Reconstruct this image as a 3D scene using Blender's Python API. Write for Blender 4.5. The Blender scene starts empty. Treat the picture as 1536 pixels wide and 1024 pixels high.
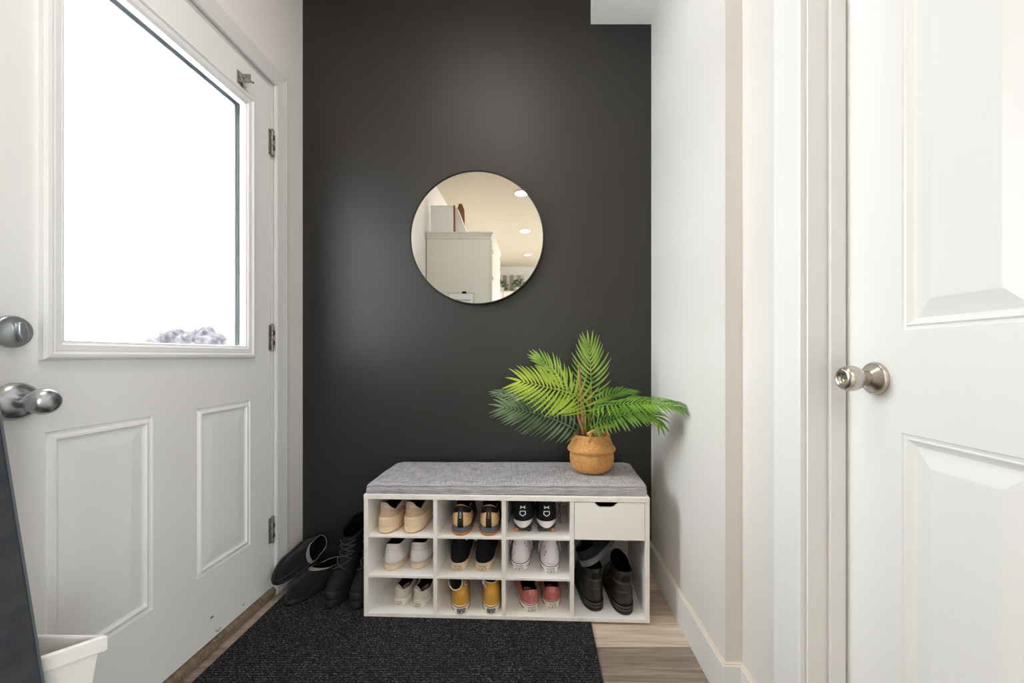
import bpy, math, random
from math import sin, cos, pi, radians as R, atan2, sqrt
from mathutils import Vector, Matrix, Euler, noise
random.seed(7)
sc = bpy.context.scene
COL = sc.collection

# ------------------------------------------------------------------ camera maths (photo taken from x=y=0)
F, CX, CY, CH = 605.0, 805.0, 533.0, 0.98
def P(px, py, d):
    """world point at depth d seen at the photo's pixel"""
    return Vector(((px - CX) / F * d, d, CH + (CY - py) / F * d))
def onz(px, py, z):
    """world point on the horizontal plane z"""
    d = F * (CH - z) / (py - CY)
    return P(px, py, d)

# ------------------------------------------------------------------ materials
def lin(c):
    return tuple(((x / 255) / 12.92 if x / 255 <= .04045 else ((x / 255 + .055) / 1.055) ** 2.4) for x in c) + (1,)
def mat(name, rgb, rough=.5, metal=0, rgb2=None, nscale=8, bump=0, bscale=None, detail=4, spec=.5, stretch=None, sheen=0, trans=0, contrast=(.3, .7)):
    m = bpy.data.materials.new(name); m.use_nodes = True
    nt = m.node_tree; N = nt.nodes; L = nt.links
    b = N['Principled BSDF']
    b.inputs['Base Color'].default_value = lin(rgb)
    b.inputs['Roughness'].default_value = rough
    b.inputs['Metallic'].default_value = metal
    b.inputs['Specular IOR Level'].default_value = spec
    if sheen:
        b.inputs['Sheen Weight'].default_value = sheen; b.inputs['Sheen Roughness'].default_value = .5
    if rgb2 or bump:
        tc = N.new('ShaderNodeTexCoord'); vec = tc.outputs['Object']
        if stretch:
            mp = N.new('ShaderNodeMapping'); mp.inputs['Scale'].default_value = stretch
            L.new(vec, mp.inputs['Vector']); vec = mp.outputs['Vector']
    if rgb2:
        n = N.new('ShaderNodeTexNoise'); n.inputs['Scale'].default_value = nscale; n.inputs['Detail'].default_value = detail
        L.new(vec, n.inputs['Vector'])
        r = N.new('ShaderNodeValToRGB'); r.color_ramp.elements[0].color = lin(rgb); r.color_ramp.elements[1].color = lin(rgb2)
        r.color_ramp.elements[0].position, r.color_ramp.elements[1].position = contrast
        L.new(n.outputs['Fac'], r.inputs['Fac']); L.new(r.outputs['Color'], b.inputs['Base Color'])
    if bump:
        n2 = N.new('ShaderNodeTexNoise'); n2.inputs['Scale'].default_value = bscale or nscale; n2.inputs['Detail'].default_value = 3
        L.new(vec, n2.inputs['Vector'])
        bp = N.new('ShaderNodeBump'); bp.inputs['Strength'].default_value = bump; bp.inputs['Distance'].default_value = .002
        L.new(n2.outputs['Fac'], bp.inputs['Height']); L.new(bp.outputs['Normal'], b.inputs['Normal'])
    if trans:
        t = N.new('ShaderNodeBsdfTranslucent'); t.inputs['Color'].default_value = lin(rgb2 or rgb)
        mx = N.new('ShaderNodeMixShader'); mx.inputs['Fac'].default_value = trans
        out = N['Material Output']
        L.new(b.outputs[0], mx.inputs[1]); L.new(t.outputs[0], mx.inputs[2]); L.new(mx.outputs[0], out.inputs['Surface'])
    return m

def wood(name, a, b_, c, sc_=1.0, rough=.5):
    """plank with grain running along X"""
    m = bpy.data.materials.new(name); m.use_nodes = True
    nt = m.node_tree; N = nt.nodes; L = nt.links; b = N['Principled BSDF']
    tc = N.new('ShaderNodeTexCoord'); mp = N.new('ShaderNodeMapping')
    mp.inputs['Scale'].default_value = (2.2 * sc_, 34 * sc_, 34 * sc_)
    L.new(tc.outputs['Object'], mp.inputs['Vector'])
    n = N.new('ShaderNodeTexNoise'); n.inputs['Scale'].default_value = 1.6; n.inputs['Detail'].default_value = 8; n.inputs['Distortion'].default_value = 1.2
    L.new(mp.outputs[0], n.inputs['Vector'])
    n3 = N.new('ShaderNodeTexNoise'); n3.inputs['Scale'].default_value = 3; n3.inputs['Detail'].default_value = 2
    L.new(tc.outputs['Object'], n3.inputs['Vector'])
    ad = N.new('ShaderNodeMath'); ad.operation = 'MULTIPLY_ADD'; ad.inputs[1].default_value = .35; 
    L.new(n3.outputs['Fac'], ad.inputs[0]); L.new(n.outputs['Fac'], ad.inputs[2])
    r = N.new('ShaderNodeValToRGB'); cr = r.color_ramp
    cr.elements[0].position = .45; cr.elements[0].color = lin(a); cr.elements[1].position = .85; cr.elements[1].color = lin(c)
    e = cr.elements.new(.65); e.color = lin(b_)
    L.new(ad.outputs[0], r.inputs['Fac']); L.new(r.outputs[0], b.inputs['Base Color'])
    b.inputs['Roughness'].default_value = rough
    bp = N.new('ShaderNodeBump'); bp.inputs['Strength'].default_value = .25; bp.inputs['Distance'].default_value = .001
    L.new(n.outputs['Fac'], bp.inputs['Height']); L.new(bp.outputs[0], b.inputs['Normal'])
    return m

def glass_mat():
    m = bpy.data.materials.new('window_glass'); m.use_nodes = True
    nt = m.node_tree; N = nt.nodes; L = nt.links; N.remove(N['Principled BSDF'])
    t = N.new('ShaderNodeBsdfTransparent'); t.inputs[0].default_value = (.97, .985, .98, 1)
    g = N.new('ShaderNodeBsdfGlossy'); g.inputs['Roughness'].default_value = .02
    f = N.new('ShaderNodeFresnel'); f.inputs['IOR'].default_value = 1.45
    mu = N.new('ShaderNodeMath'); mu.operation = 'MULTIPLY'; mu.inputs[1].default_value = .6
    L.new(f.outputs[0], mu.inputs[0])
    x = N.new('ShaderNodeMixShader'); L.new(mu.outputs[0], x.inputs[0]); L.new(t.outputs[0], x.inputs[1]); L.new(g.outputs[0], x.inputs[2])
    L.new(x.outputs[0], N['Material Output'].inputs['Surface'])
    return m

def emit_mat(name, rgb, s):
    m = bpy.data.materials.new(name); m.use_nodes = True
    b = m.node_tree.nodes['Principled BSDF']
    b.inputs['Base Color'].default_value = lin(rgb)
    b.inputs['Emission Color'].default_value = lin(rgb); b.inputs['Emission Strength'].default_value = s
    return m

def basket_mat():
    m = bpy.data.materials.new('seagrass'); m.use_nodes = True
    nt = m.node_tree; N = nt.nodes; L = nt.links; b = N['Principled BSDF']
    tc = N.new('ShaderNodeTexCoord'); s = N.new('ShaderNodeSeparateXYZ'); L.new(tc.outputs['Object'], s.inputs[0])
    at = N.new('ShaderNodeMath'); at.operation = 'ARCTAN2'; L.new(s.outputs[0], at.inputs[0]); L.new(s.outputs[1], at.inputs[1])
    k = N.new('ShaderNodeMath'); k.operation = 'MULTIPLY'; k.inputs[1].default_value = 19; L.new(at.outputs[0], k.inputs[0])
    z = N.new('ShaderNodeMath'); z.operation = 'MULTIPLY'; z.inputs[1].default_value = 235; L.new(s.outputs[2], z.inputs[0])
    c = N.new('ShaderNodeCombineXYZ'); L.new(k.outputs[0], c.inputs[0]); L.new(z.outputs[0], c.inputs[1])
    br = N.new('ShaderNodeTexBrick'); L.new(c.outputs[0], br.inputs['Vector'])
    br.inputs['Scale'].default_value = 1.0; br.inputs['Brick Width'].default_value = 1.0; br.inputs['Row Height'].default_value = 1.0
    br.inputs['Mortar Size'].default_value = .13; br.inputs['Mortar Smooth'].default_value = .8
    br.inputs['Color1'].default_value = lin((236, 182, 112)); br.inputs['Color2'].default_value = lin((214, 154, 84)); br.inputs['Mortar'].default_value = lin((186, 122, 62))
    n = N.new('ShaderNodeTexNoise'); n.inputs['Scale'].default_value = 60; L.new(tc.outputs['Object'], n.inputs['Vector'])
    mx = N.new('ShaderNodeMixRGB'); mx.blend_type = 'OVERLAY'; mx.inputs[0].default_value = .35
    L.new(br.outputs['Color'], mx.inputs[1]); L.new(n.outputs['Fac'], mx.inputs[2]); L.new(mx.outputs[0], b.inputs['Base Color'])
    iv = N.new('ShaderNodeMath'); iv.operation = 'SUBTRACT'; iv.inputs[0].default_value = 1; L.new(br.outputs['Fac'], iv.inputs[1])
    bp = N.new('ShaderNodeBump'); bp.inputs['Strength'].default_value = .8; bp.inputs['Distance'].default_value = .003
    L.new(iv.outputs[0], bp.inputs['Height']); L.new(bp.outputs[0], b.inputs['Normal']); b.inputs['Roughness'].default_value = .7
    return m

def mat_rug():
    m = bpy.data.materials.new('ribbed_mat_pile'); m.use_nodes = True
    nt = m.node_tree; N = nt.nodes; L = nt.links; b = N['Principled BSDF']
    tc = N.new('ShaderNodeTexCoord')
    w = N.new('ShaderNodeTexWave'); w.bands_direction = 'Y'; w.inputs['Scale'].default_value = 33; w.inputs['Distortion'].default_value = 1.5; w.inputs['Detail'].default_value = 2; w.inputs['Detail Scale'].default_value = 6
    L.new(tc.outputs['Object'], w.inputs['Vector'])
    mp = N.new('ShaderNodeMapping'); mp.inputs['Scale'].default_value = (240, 420, 300); L.new(tc.outputs['Object'], mp.inputs['Vector'])
    n = N.new('ShaderNodeTexNoise'); n.inputs['Scale'].default_value = 1; n.inputs['Detail'].default_value = 2; L.new(mp.outputs[0], n.inputs['Vector'])
    r = N.new('ShaderNodeValToRGB'); cr = r.color_ramp
    cr.elements[0].position = .35; cr.elements[0].color = lin((26, 26, 28)); cr.elements[1].position = .78; cr.elements[1].color = lin((190, 190, 192))
    e = cr.elements.new(.58); e.color = lin((62, 62, 65))
    L.new(n.outputs['Fac'], r.inputs['Fac'])
    mx = N.new('ShaderNodeMixRGB'); mx.blend_type = 'MULTIPLY'; mx.inputs[0].default_value = .6
    L.new(r.outputs[0], mx.inputs[1]); L.new(w.outputs['Color'], mx.inputs[2]); L.new(mx.outputs[0], b.inputs['Base Color'])
    b.inputs['Roughness'].default_value = .95; b.inputs['Specular IOR Level'].default_value = .1
    ad = N.new('ShaderNodeMath'); ad.operation = 'MULTIPLY_ADD'; ad.inputs[1].default_value = .6; L.new(n.outputs['Fac'], ad.inputs[0]); L.new(w.outputs['Fac'], ad.inputs[2])
    bp = N.new('ShaderNodeBump'); bp.inputs['Strength'].default_value = .9; bp.inputs['Distance'].default_value = .004
    L.new(ad.outputs[0], bp.inputs['Height']); L.new(bp.outputs[0], b.inputs['Normal'])
    return m

def weave_mat(name, a, c, sx=420, sy=420):
    m = bpy.data.materials.new(name); m.use_nodes = True
    nt = m.node_tree; N = nt.nodes; L = nt.links; b = N['Principled BSDF']
    tc = N.new('ShaderNodeTexCoord')
    outs = []
    for s in ((sx, sx * .07, sx), (sx * .07, sy, sy)):
        mp = N.new('ShaderNodeMapping'); mp.inputs['Scale'].default_value = s; L.new(tc.outputs['Object'], mp.inputs['Vector'])
        n = N.new('ShaderNodeTexNoise'); n.inputs['Scale'].default_value = .7; n.inputs['Detail'].default_value = 2; L.new(mp.outputs[0], n.inputs['Vector']); outs.append(n)
    ad = N.new('ShaderNodeMath'); ad.operation = 'ADD'; L.new(outs[0].outputs['Fac'], ad.inputs[0]); L.new(outs[1].outputs['Fac'], ad.inputs[1])
    h = N.new('ShaderNodeMath'); h.operation = 'MULTIPLY'; h.inputs[1].default_value = .5; L.new(ad.outputs[0], h.inputs[0])
    r = N.new('ShaderNodeValToRGB'); r.color_ramp.elements[0].position = .35; r.color_ramp.elements[1].position = .66
    r.color_ramp.elements[0].color = lin(a); r.color_ramp.elements[1].color = lin(c)
    L.new(h.outputs[0], r.inputs[0]); L.new(r.outputs[0], b.inputs['Base Color'])
    b.inputs['Roughness'].default_value = .9; b.inputs['Specular IOR Level'].default_value = .15
    bp = N.new('ShaderNodeBump'); bp.inputs['Strength'].default_value = .4; bp.inputs['Distance'].default_value = .001
    L.new(h.outputs[0], bp.inputs['Height']); L.new(bp.outputs[0], b.inputs['Normal'])
    return m

M = dict(
    wall=mat('white_wall_paint', (218, 215, 212), .6, rgb2=(221, 218, 215), nscale=3, bump=.06, bscale=180, spec=.3),
    beige=mat('beige_return_paint', (190, 181, 171), .6, spec=.3),
    wall_lightened=mat('lightened_wall_paint', (238, 235, 233), .6, bump=.06, bscale=180, spec=.3),  # same paint as the right wall, lightened to stand in for missing light
    dark=mat('charcoal_wall_paint', (25, 23, 22), .49, rgb2=(28, 26, 25), nscale=2.5, bump=.08, bscale=120, spec=.6),
    ceil=mat('cream_ceiling_paint', (204, 194, 176), .8, bump=.05, bscale=90),
    trim=mat('white_trim_paint', (227, 227, 227), .38, spec=.4),
    caulk=mat('caulk_line', (224, 214, 198), .6),
    door=mat('entry_door_paint', (241, 241, 242), .38, spec=.4, bump=.03, bscale=60),
    door2=mat('closet_door_paint', (226, 226, 226), .35, spec=.4, bump=.10, bscale=10, stretch=(4, 14, .7)),
    nickel=mat('satin_nickel', (196, 190, 182), .28, 1),
    chrome=mat('brushed_chrome', (190, 194, 200), .30, 1),
    zinc=mat('zinc_hinge_metal', (165, 162, 157), .5, .6, rgb2=(120, 116, 110), nscale=60),
    black=mat('black_hole', (18, 18, 18), .8),
    spacer=mat('glazing_spacer', (176, 186, 194), .4),
    mirror=mat('mirror_silver', (238, 240, 238), .0, 1),
    mframe=mat('mirror_black_metal', (30, 29, 28), .35, .3),
    bench=mat('white_laminate', (245, 243, 240), .42, spec=.4),
    benchedge=mat('worn_laminate_edge', (242, 238, 232), .55, rgb2=(228, 219, 208), nscale=14, contrast=(.45, .75)),
    cush=weave_mat('grey_linen_weave', (132, 130, 135), (204, 201, 205)),
    basket=basket_mat(),
    braidtan=mat('braided_seagrass', (222, 168, 104), .7, rgb2=(188, 128, 70), nscale=90, bump=.3, bscale=200),
    soil=mat('dark_filler', (40, 30, 22), .9),
    stem=mat('brown_stem', (122, 84, 60), .7, rgb2=(164, 122, 78), nscale=30, stretch=(1, 1, .2)),
    leaf1=mat('lime_leaf', (148, 184, 34), .42, rgb2=(200, 222, 78), nscale=14, trans=.22),
    leaf2=mat('green_leaf', (92, 136, 38), .36, rgb2=(170, 198, 86), nscale=14, trans=.18),
    leaf4=mat('mid_green_leaf', (62, 112, 30), .36, rgb2=(128, 172, 58), nscale=16, trans=.18),
    leaf3=mat('deep_green_leaf', (44, 78, 44), .30, rgb2=(122, 148, 108), nscale=14, trans=.12),
    rug=mat_rug(),
    glass=glass_mat(),
    sill=wood('threshold_wood', (96, 82, 66), (126, 110, 90), (150, 134, 112)),
    wl=wood('light_plank', (184, 165, 148), (206, 188, 170), (224, 208, 192)),
    wd=wood('dark_plank', (116, 101, 90), (142, 126, 114), (168, 152, 139)),
    wm=wood('mid_plank', (146, 129, 114), (170, 153, 138), (192, 176, 161)),
    board=mat('dark_grey_felt', (58, 61, 66), .85, rgb2=(70, 73, 78), nscale=30, bump=.2, bscale=300, spec=.2),
    bin=mat('white_plastic', (226, 224, 220), .35),
    cab=mat('cream_cabinet_paint', (228, 224, 212), .45),
    blackfab=mat('black_fabric', (26, 26, 28), .9, rgb2=(34, 34, 37), nscale=200, spec=.2),
    blackcanvas=weave_mat('black_canvas', (18, 18, 22), (34, 34, 40)),
    blackleather=mat('black_leather', (36, 33, 31), .42, rgb2=(52, 46, 42), nscale=40, bump=.25, bscale=90),
    blacksuede=mat('black_suede', (12, 12, 13), .85, rgb2=(22, 22, 24), nscale=18, bump=.2, bscale=150, sheen=.15, spec=.25),
    blackrubber=mat('black_rubber', (18, 18, 19), .6, rgb2=(24, 24, 25), nscale=50),
    bootnylon=mat('black_boot_leather', (11, 11, 12), .72, rgb2=(18, 18, 19), nscale=30, bump=.2, bscale=70, spec=.3),
    lace=mat('grey_lace', (64, 64, 66), .8),
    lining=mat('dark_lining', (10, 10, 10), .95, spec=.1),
    greylining=mat('grey_fleece', (58, 55, 53), .95),
    beigeup=mat('tan_knit', (200, 182, 164), .75, rgb2=(208, 192, 176), nscale=60, bump=.2, bscale=200),
    beigemid=mat('warm_tan_overlay', (200, 168, 142), .6),
    beigelow=mat('pale_tan_foam', (234, 212, 180), .45, rgb2=(228, 202, 166), nscale=20),
    gum=mat('gum_rubber', (168, 112, 62), .6),
    gumo=mat('orange_gum_rubber', (190, 112, 46), .5),
    whiteleather=mat('white_leather', (228, 224, 222), .5, rgb2=(220, 215, 211), nscale=25),
    dirtysole=mat('worn_cream_sole', (224, 202, 176), .6, rgb2=(204, 172, 140), nscale=22),
    offwhite=mat('offwhite_canvas', (214, 204, 190), .75, rgb2=(202, 190, 174), nscale=24, bump=.15, bscale=200),
    offsole=mat('offwhite_rubber', (228, 220, 206), .55),
    gold=mat('gold_heel_shell', (226, 186, 128), .4, rgb2=(232, 198, 146), nscale=60),
    goldline=mat('gold_trim', (206, 158, 82), .5),
    greymid=mat('grey_foam', (92, 98, 106), .6),
    cream=mat('cream_rubber', (228, 208, 176), .55, rgb2=(220, 194, 158), nscale=16),
    whiterub=mat('white_rubber', (236, 233, 232), .5),
    creamrub=mat('warm_white_rubber', (238, 228, 210), .5),
    mustard=mat('mustard_canvas', (204, 148, 50), .8, rgb2=(216, 164, 74), nscale=12, bump=.3, bscale=50),
    pink=mat('dusty_pink_canvas', (190, 104, 100), .8, rgb2=(200, 118, 112), nscale=20, bump=.2, bscale=150),
    pinktab=mat('pale_pink_tab', (206, 132, 122), .8),
    floral=mat('white_printed_canvas', (232, 226, 230), .75, bump=.15, bscale=200),
    petal=mat('magenta_petal', (196, 90, 130), .8), petal2=mat('violet_petal', (120, 100, 170), .8),
    ink=mat('black_print', (24, 24, 26), .6), redink=mat('red_print', (178, 60, 50), .6), white=mat('white_print', (240, 240, 240), .5),
    browncleat=mat('tan_cleat_stud', (196, 132, 78), .5), greycleat=mat('dark_cleat_plate', (62, 60, 58), .5),
    clogsole=mat('grey_foam_sole', (96, 96, 98), .7), braid=mat('braided_trim', (150, 142, 136), .8, rgb2=(40, 36, 36), nscale=260, contrast=(.46, .54)),
    snow=mat('snow', (244, 246, 250), .8, bump=.3, bscale=6), shrub=mat('snowy_shrub', (58, 55, 60), .9, rgb2=(112, 108, 112), nscale=22, contrast=(.35, .65)),
    brownwood=mat('brown_wood', (150, 96, 50), .5, rgb2=(120, 74, 38), nscale=12, stretch=(1, 1, .1)),
    slat=mat('grey_white_slats', (200, 196, 190), .7), slatd=mat('grey_slats', (150, 146, 142), .7),
)

# ------------------------------------------------------------------ mesh helpers
class MB:
    def __init__(s): s.v = []; s.f = []; s.mi = []
    def add(s, vs, fs, mi=0):
        o = len(s.v); s.v += [Vector(v) for v in vs]
        for f in fs: s.f.append(tuple(o + i for i in f)); s.mi.append(mi)
        return s
    def box(s, x0, x1, y0, y1, z0, z1, mi=0):
        v = [(x, y, z) for z in (z0, z1) for y in (y0, y1) for x in (x0, x1)]
        return s.add(v, [(0, 2, 3, 1), (4, 5, 7, 6), (0, 1, 5, 4), (2, 6, 7, 3), (0, 4, 6, 2), (1, 3, 7, 5)], mi)
    def grid(s, pts, mi=0, closed_u=False, flip=False):
        nu, nv = len(pts), len(pts[0]); vs = [p for row in pts for p in row]; fs = []
        for i in range(nu if closed_u else nu - 1):
            for j in range(nv - 1):
                a, b = i * nv + j, ((i + 1) % nu) * nv + j
                q = (a, b, b + 1, a + 1); fs.append(q[::-1] if flip else q)
        return s.add(vs, fs, mi)
    def tube(s, pts, r, n=8, mi=0, cap=True):
        pts = [Vector(p) for p in pts]; rs = r if isinstance(r, (list, tuple)) else [r] * len(pts)
        rows = []; up = None
        for i, p in enumerate(pts):
            t = (pts[min(i + 1, len(pts) - 1)] - pts[max(i - 1, 0)]).normalized()
            if up is None: up = t.orthogonal().normalized()
            up = (up - t * up.dot(t));
            up = up.normalized() if up.length > 1e-6 else t.orthogonal().normalized()
            b = t.cross(up)
            rows.append([p + (up * cos(2 * pi * k / n) + b * sin(2 * pi * k / n)) * rs[i] for k in range(n)])
        o = len(s.v); s.v += [p for row in rows for p in row]
        for i in range(len(rows) - 1):
            for k in range(n):
                a = o + i * n + k; b = o + i * n + (k + 1) % n
                s.f.append((a, b, b + n, a + n)); s.mi.append(mi)
        if cap:
            s.f.append(tuple(o + k for k in range(n))[::-1]); s.mi.append(mi)
            s.f.append(tuple(o + (len(rows) - 1) * n + k for k in range(n))); s.mi.append(mi)
        return s
    def lathe(s, prof, n=40, M_=None, mi=0, wob=None):
        """profile (r, h) about local Z; M_ maps to place"""
        M_ = M_ or Matrix(); rows = []
        for r, h in prof:
            rows.append([M_ @ Vector((r * cos(2 * pi * k / n) * (wob(k / n, h) if wob else 1), r * sin(2 * pi * k / n) * (wob(k / n, h) if wob else 1), h)) for k in range(n)])
        o = len(s.v); s.v += [p for row in rows for p in row]
        for i in range(len(rows) - 1):
            for k in range(n):
                a = o + i * n + k; b = o + i * n + (k + 1) % n
                s.f.append((a, b, b + n, a + n)); s.mi.append(mi)
        if prof[0][0] > 1e-5: s.f.append(tuple(o + k for k in range(n))[::-1]); s.mi.append(mi)
        if prof[-1][0] > 1e-5: s.f.append(tuple(o + (len(rows) - 1) * n + k for k in range(n))); s.mi.append(mi)
        return s
    def prism(s, poly, a0, a1, axis='y', mi=0):
        """2-D polygon extruded along an axis; poly in the other two axes (x,z) / (y,z) / (x,y)"""
        def mk(p, a): return {'y': (p[0], a, p[1]), 'x': (a, p[0], p[1]), 'z': (p[0], p[1], a)}[axis]
        n = len(poly); vs = [mk(p, a0) for p in poly] + [mk(p, a1) for p in poly]
        return s.add(vs, [tuple(range(n)), tuple(range(2 * n - 1, n - 1, -1))] + [(i, i + n, (i + 1) % n + n, (i + 1) % n) for i in range(n)], mi)
    def xf(s, m): s.v = [m @ v for v in s.v]; return s
    def build(s, name, mats, parent=None, smooth=False, bevel=0, fix=True, angle=None):
        me = bpy.data.meshes.new(name); me.from_pydata([tuple(v) for v in s.v], [], s.f)
        mats = mats if isinstance(mats, (list, tuple)) else [mats]
        for m in mats: me.materials.append(m)
        me.polygons.foreach_set('material_index', s.mi)
        if fix:
            import bmesh
            bm = bmesh.new(); bm.from_mesh(me); bmesh.ops.recalc_face_normals(bm, faces=bm.faces); bm.to_mesh(me); bm.free()
        if smooth:
            me.polygons.foreach_set('use_smooth', [True] * len(me.polygons))
            if angle: me.set_sharp_from_angle(angle=R(angle))
        me.update()
        o = bpy.data.objects.new(name, me); COL.objects.link(o)
        if parent is not None: o.parent = parent
        if bevel:
            b = o.modifiers.new('bevel', 'BEVEL'); b.width = bevel; b.segments = 2; b.limit_method = 'ANGLE'; b.angle_limit = R(40)
        return o
def tag(o, label=None, cat=None, group=None, kind=None):
    if label: o['label'] = label
    if cat: o['category'] = cat
    if group: o['group'] = group
    if kind: o['kind'] = kind
    return o
def thing(name, label, cat, loc=(0, 0, 0), rz=0, group=None, rot=None):
    o = bpy.data.objects.new(name, None); COL.objects.link(o); o.empty_display_size = .05
    o.location = loc; o.rotation_euler = rot or (0, 0, rz)
    return tag(o, label, cat, group)
def struct(mb, name, m, label, cat, **k):
    return tag(mb.build(name, m, **k), label, cat, kind='structure')

# ------------------------------------------------------------------ room constants
XL, XR, XB, YB, YJ = -1.078, .528, .575, 1.858, 1.129
CEIL = 2.80; YF = -4.6; XE = 2.1; YK = -.30
# floor: planks laid along X
fl = MB(); rows = []
y = 1.357 - .167 * 36; k = 0
while y < YB:
    x = -1.5 - random.random() * 1.0
    seq = {1.357: [2.2, 0, 0], 1.19: [1, 1, 1]}
    while x < XE:
        ln = 1.15 + random.random() * .2
        if abs(y - 1.357) < .01: x1, mi = (x + ln, random.choice((0, 2))) if x + ln < -.4 else (max(x + ln, .9), 0)
        elif abs(y - 1.19) < .01: x1, mi = (x + ln, 1) if x + ln < -.4 else (max(x + ln, .9), 1)
        elif abs(y - 1.524) < .01: x1, mi = (x + ln, 2) if x + ln < -.4 else (max(x + ln, .9), 2)
        else: x1, mi = x + ln, random.choice((0, 1, 2, 2))
        a, b = max(x, XL - .3), min(x1, XE)
        if b > a: fl.box(a, b - .0012, y, min(y + .1655, YB + .06), -.02, 0, mi)
        x = x1
    y += .167
fl.box(XL - .3, XE, YF, YB + .06, -.05, -.003, 1)
struct(fl, 'floor', [M['wl'], M['wd'], M['wm']], 'wood-look plank floor in mixed light and dark grey brown boards', 'floor')
# back wall
struct(MB().box(XL - .12, XR + .12, YB, YB + .1, 0, CEIL), 'wall_back', M['dark'], 'charcoal painted wall behind the shoe bench', 'wall')
# left wall around the entry door
DY0, DY1, DZ0, DZ1 = .775, 1.632, .038, 2.069
lw = MB(); oy0, oy1, oz1 = DY0 - .03, DY1 + .03, DZ1 + .03
lw.box(XL - .14, XL, oy1, YB, 0, CEIL); lw.box(XL - .14, XL, YF, oy0, 0, CEIL); lw.box(XL - .14, XL, oy0, oy1, oz1, CEIL)
struct(lw, 'wall_left', M['wall_lightened'], 'off-white wall around the glazed entry door', 'wall')
# right wall (hall side, return, closet side)
rw = MB()
rw.box(XR, XR + .15, YJ, YB, 0, CEIL, 0)
rw.add([(XR, YJ - .0005, 0), (XB + .002, YJ - .0005, 0), (XB + .002, YJ - .0005, CEIL), (XR, YJ - .0005, CEIL)], [(0, 1, 2, 3)], 0)
CO0, CO1, CZ1 = .088, .862, 2.06
rw.box(XB, XB + .11, CO1, YJ, 0, CEIL); rw.box(XB, XB + .11, YK, CO0, 0, CEIL); rw.box(XB, XB + .11, CO0, CO1, CZ1, CEIL)
struct(rw, 'wall_right', M['wall'], 'white wall to the right of the bench, stepping out around the closet door', 'wall', fix=False)
# rear room
struct(MB().box(XB, XE + .1, YK, YK + .1, 0, CEIL), 'wall_partition', M['wall'], 'white wall of the room behind the camera, beside the closet', 'wall')
wf = MB(); wx0, wx1, wz0, wz1 = 1.1, 1.95, .9, 2.1
wf.box(XL - .14, wx0, YF - .12, YF, 0, CEIL); wf.box(wx1, XE + .1, YF - .12, YF, 0, CEIL); wf.box(wx0, wx1, YF - .12, YF, 0, wz0); wf.box(wx0, wx1, YF - .12, YF, wz1, CEIL)
struct(wf, 'wall_far', M['wall'], 'white far wall of the kitchen seen in the mirror', 'wall')
we = MB(); wy0, wy1, vz0, vz1 = -4.3, -1.5, .06, 2.3
we.box(XE, XE + .12, YF, wy0, 0, CEIL); we.box(XE, XE + .12, wy1, YK, 0, CEIL); we.box(XE, XE + .12, wy0, wy1, 0, vz0); we.box(XE, XE + .12, wy0, wy1, vz1, CEIL)
struct(we, 'wall_east', M['wall'], 'white side wall with a wide added window behind the camera', 'wall')
struct(MB().box(XL - .14, XE + .12, YF - .12, YB + .1, CEIL, CEIL + .08), 'ceiling', M['ceil'], 'cream ceiling with round recessed lights', 'ceiling')
# closet shell behind the closet door
cs = MB(); cs.box(XB + .8, XB + .85, -.2, 1.1, 0, CEIL); cs.box(XB + .11, XB + .85, 1.05, 1.1, 0, CEIL)
struct(cs, 'wall_closet', M['wall'], 'inside of the closet behind the white panel door', 'wall')
# soffit
struct(MB().add([(.249, YB, 2.505), (.205, .95, 2.505), (XR, .95, 2.505), (XR, YB, 2.505), (.249, YB, CEIL), (.205, .95, CEIL), (XR, .95, CEIL), (XR, YB, CEIL)],
    [(0, 1, 2, 3), (0, 4, 5, 1), (1, 5, 6, 2)]), 'trim_soffit', M['wall_lightened'], 'boxed white soffit in the top right corner above the charcoal wall', 'soffit')

def window(name, axis, a0, a1, z0, z1, c, label):
    fr = MB(); t = .05
    def bx(mb, u0, u1, v0, v1, d=.05):
        if axis == 'x': mb.box(c - d, c + d, u0, u1, v0, v1)
        else: mb.box(u0, u1, c - d, c + d, v0, v1)
    bx(fr, a0, a1, z0, z0 + t); bx(fr, a0, a1, z1 - t, z1); bx(fr, a0, a0 + t, z0 + t, z1 - t); bx(fr, a1 - t, a1, z0 + t, z1 - t)
    mid = (a0 + a1) / 2; bx(fr, mid - t / 2, mid + t / 2, z0 + t, z1 - t)
    o = struct(fr, name, M['trim'], label, 'window')
    g = MB(); bx(g, a0 + t, a1 - t, z0 + t, z1 - t, .004); g.build('glass', M['glass'], o)
window('fill_window_2', 'y', wx0, wx1, wz0, wz1, YF - .06, 'white framed window added behind the camera for fill, in the far wall')  # unseen opening, added to let in soft frontal fill
window('fill_window_3', 'x', wy0, wy1, vz0, vz1, XE + .06, 'wide white framed window added behind the camera for fill, in the side wall')  # unseen opening, added and sized to throw daylight on the left wall

# ------------------------------------------------------------------ trims
bb = MB(); H = .120
bb.box(XR - .012, XR, YJ, YB, 0, H); bb.box(XR - .012, XB, YJ - .012, YJ, 0, H); bb.box(XB - .012, XB, .951, YJ - .012, 0, H)
struct(bb, 'baseboard_right', M['trim'], 'white baseboard wrapping the step in the right wall', 'baseboard', bevel=.002)
cl = MB().box(XR - .009, XR, YJ, YB, H, H + .0045); cl.box(XR - .009, XB, YJ - .009, YJ, H, H + .0045); cl.box(XB - .009, XB, .951, YJ - .009, H, H + .0045)
struct(cl, 'trim_1', M['caulk'], 'yellowed caulk line along the top of the right baseboard', 'caulk', bevel=.002)
bbk = MB().box(XL + .012, XR - .012, YB - .012, YB, 0, .10)
struct(bbk, 'baseboard_back', M['dark'], 'charcoal painted baseboard behind the bench', 'baseboard', bevel=.002)
bbl = MB().box(XL, XL + .012, 1.724, YB - .012, 0, H)
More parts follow.
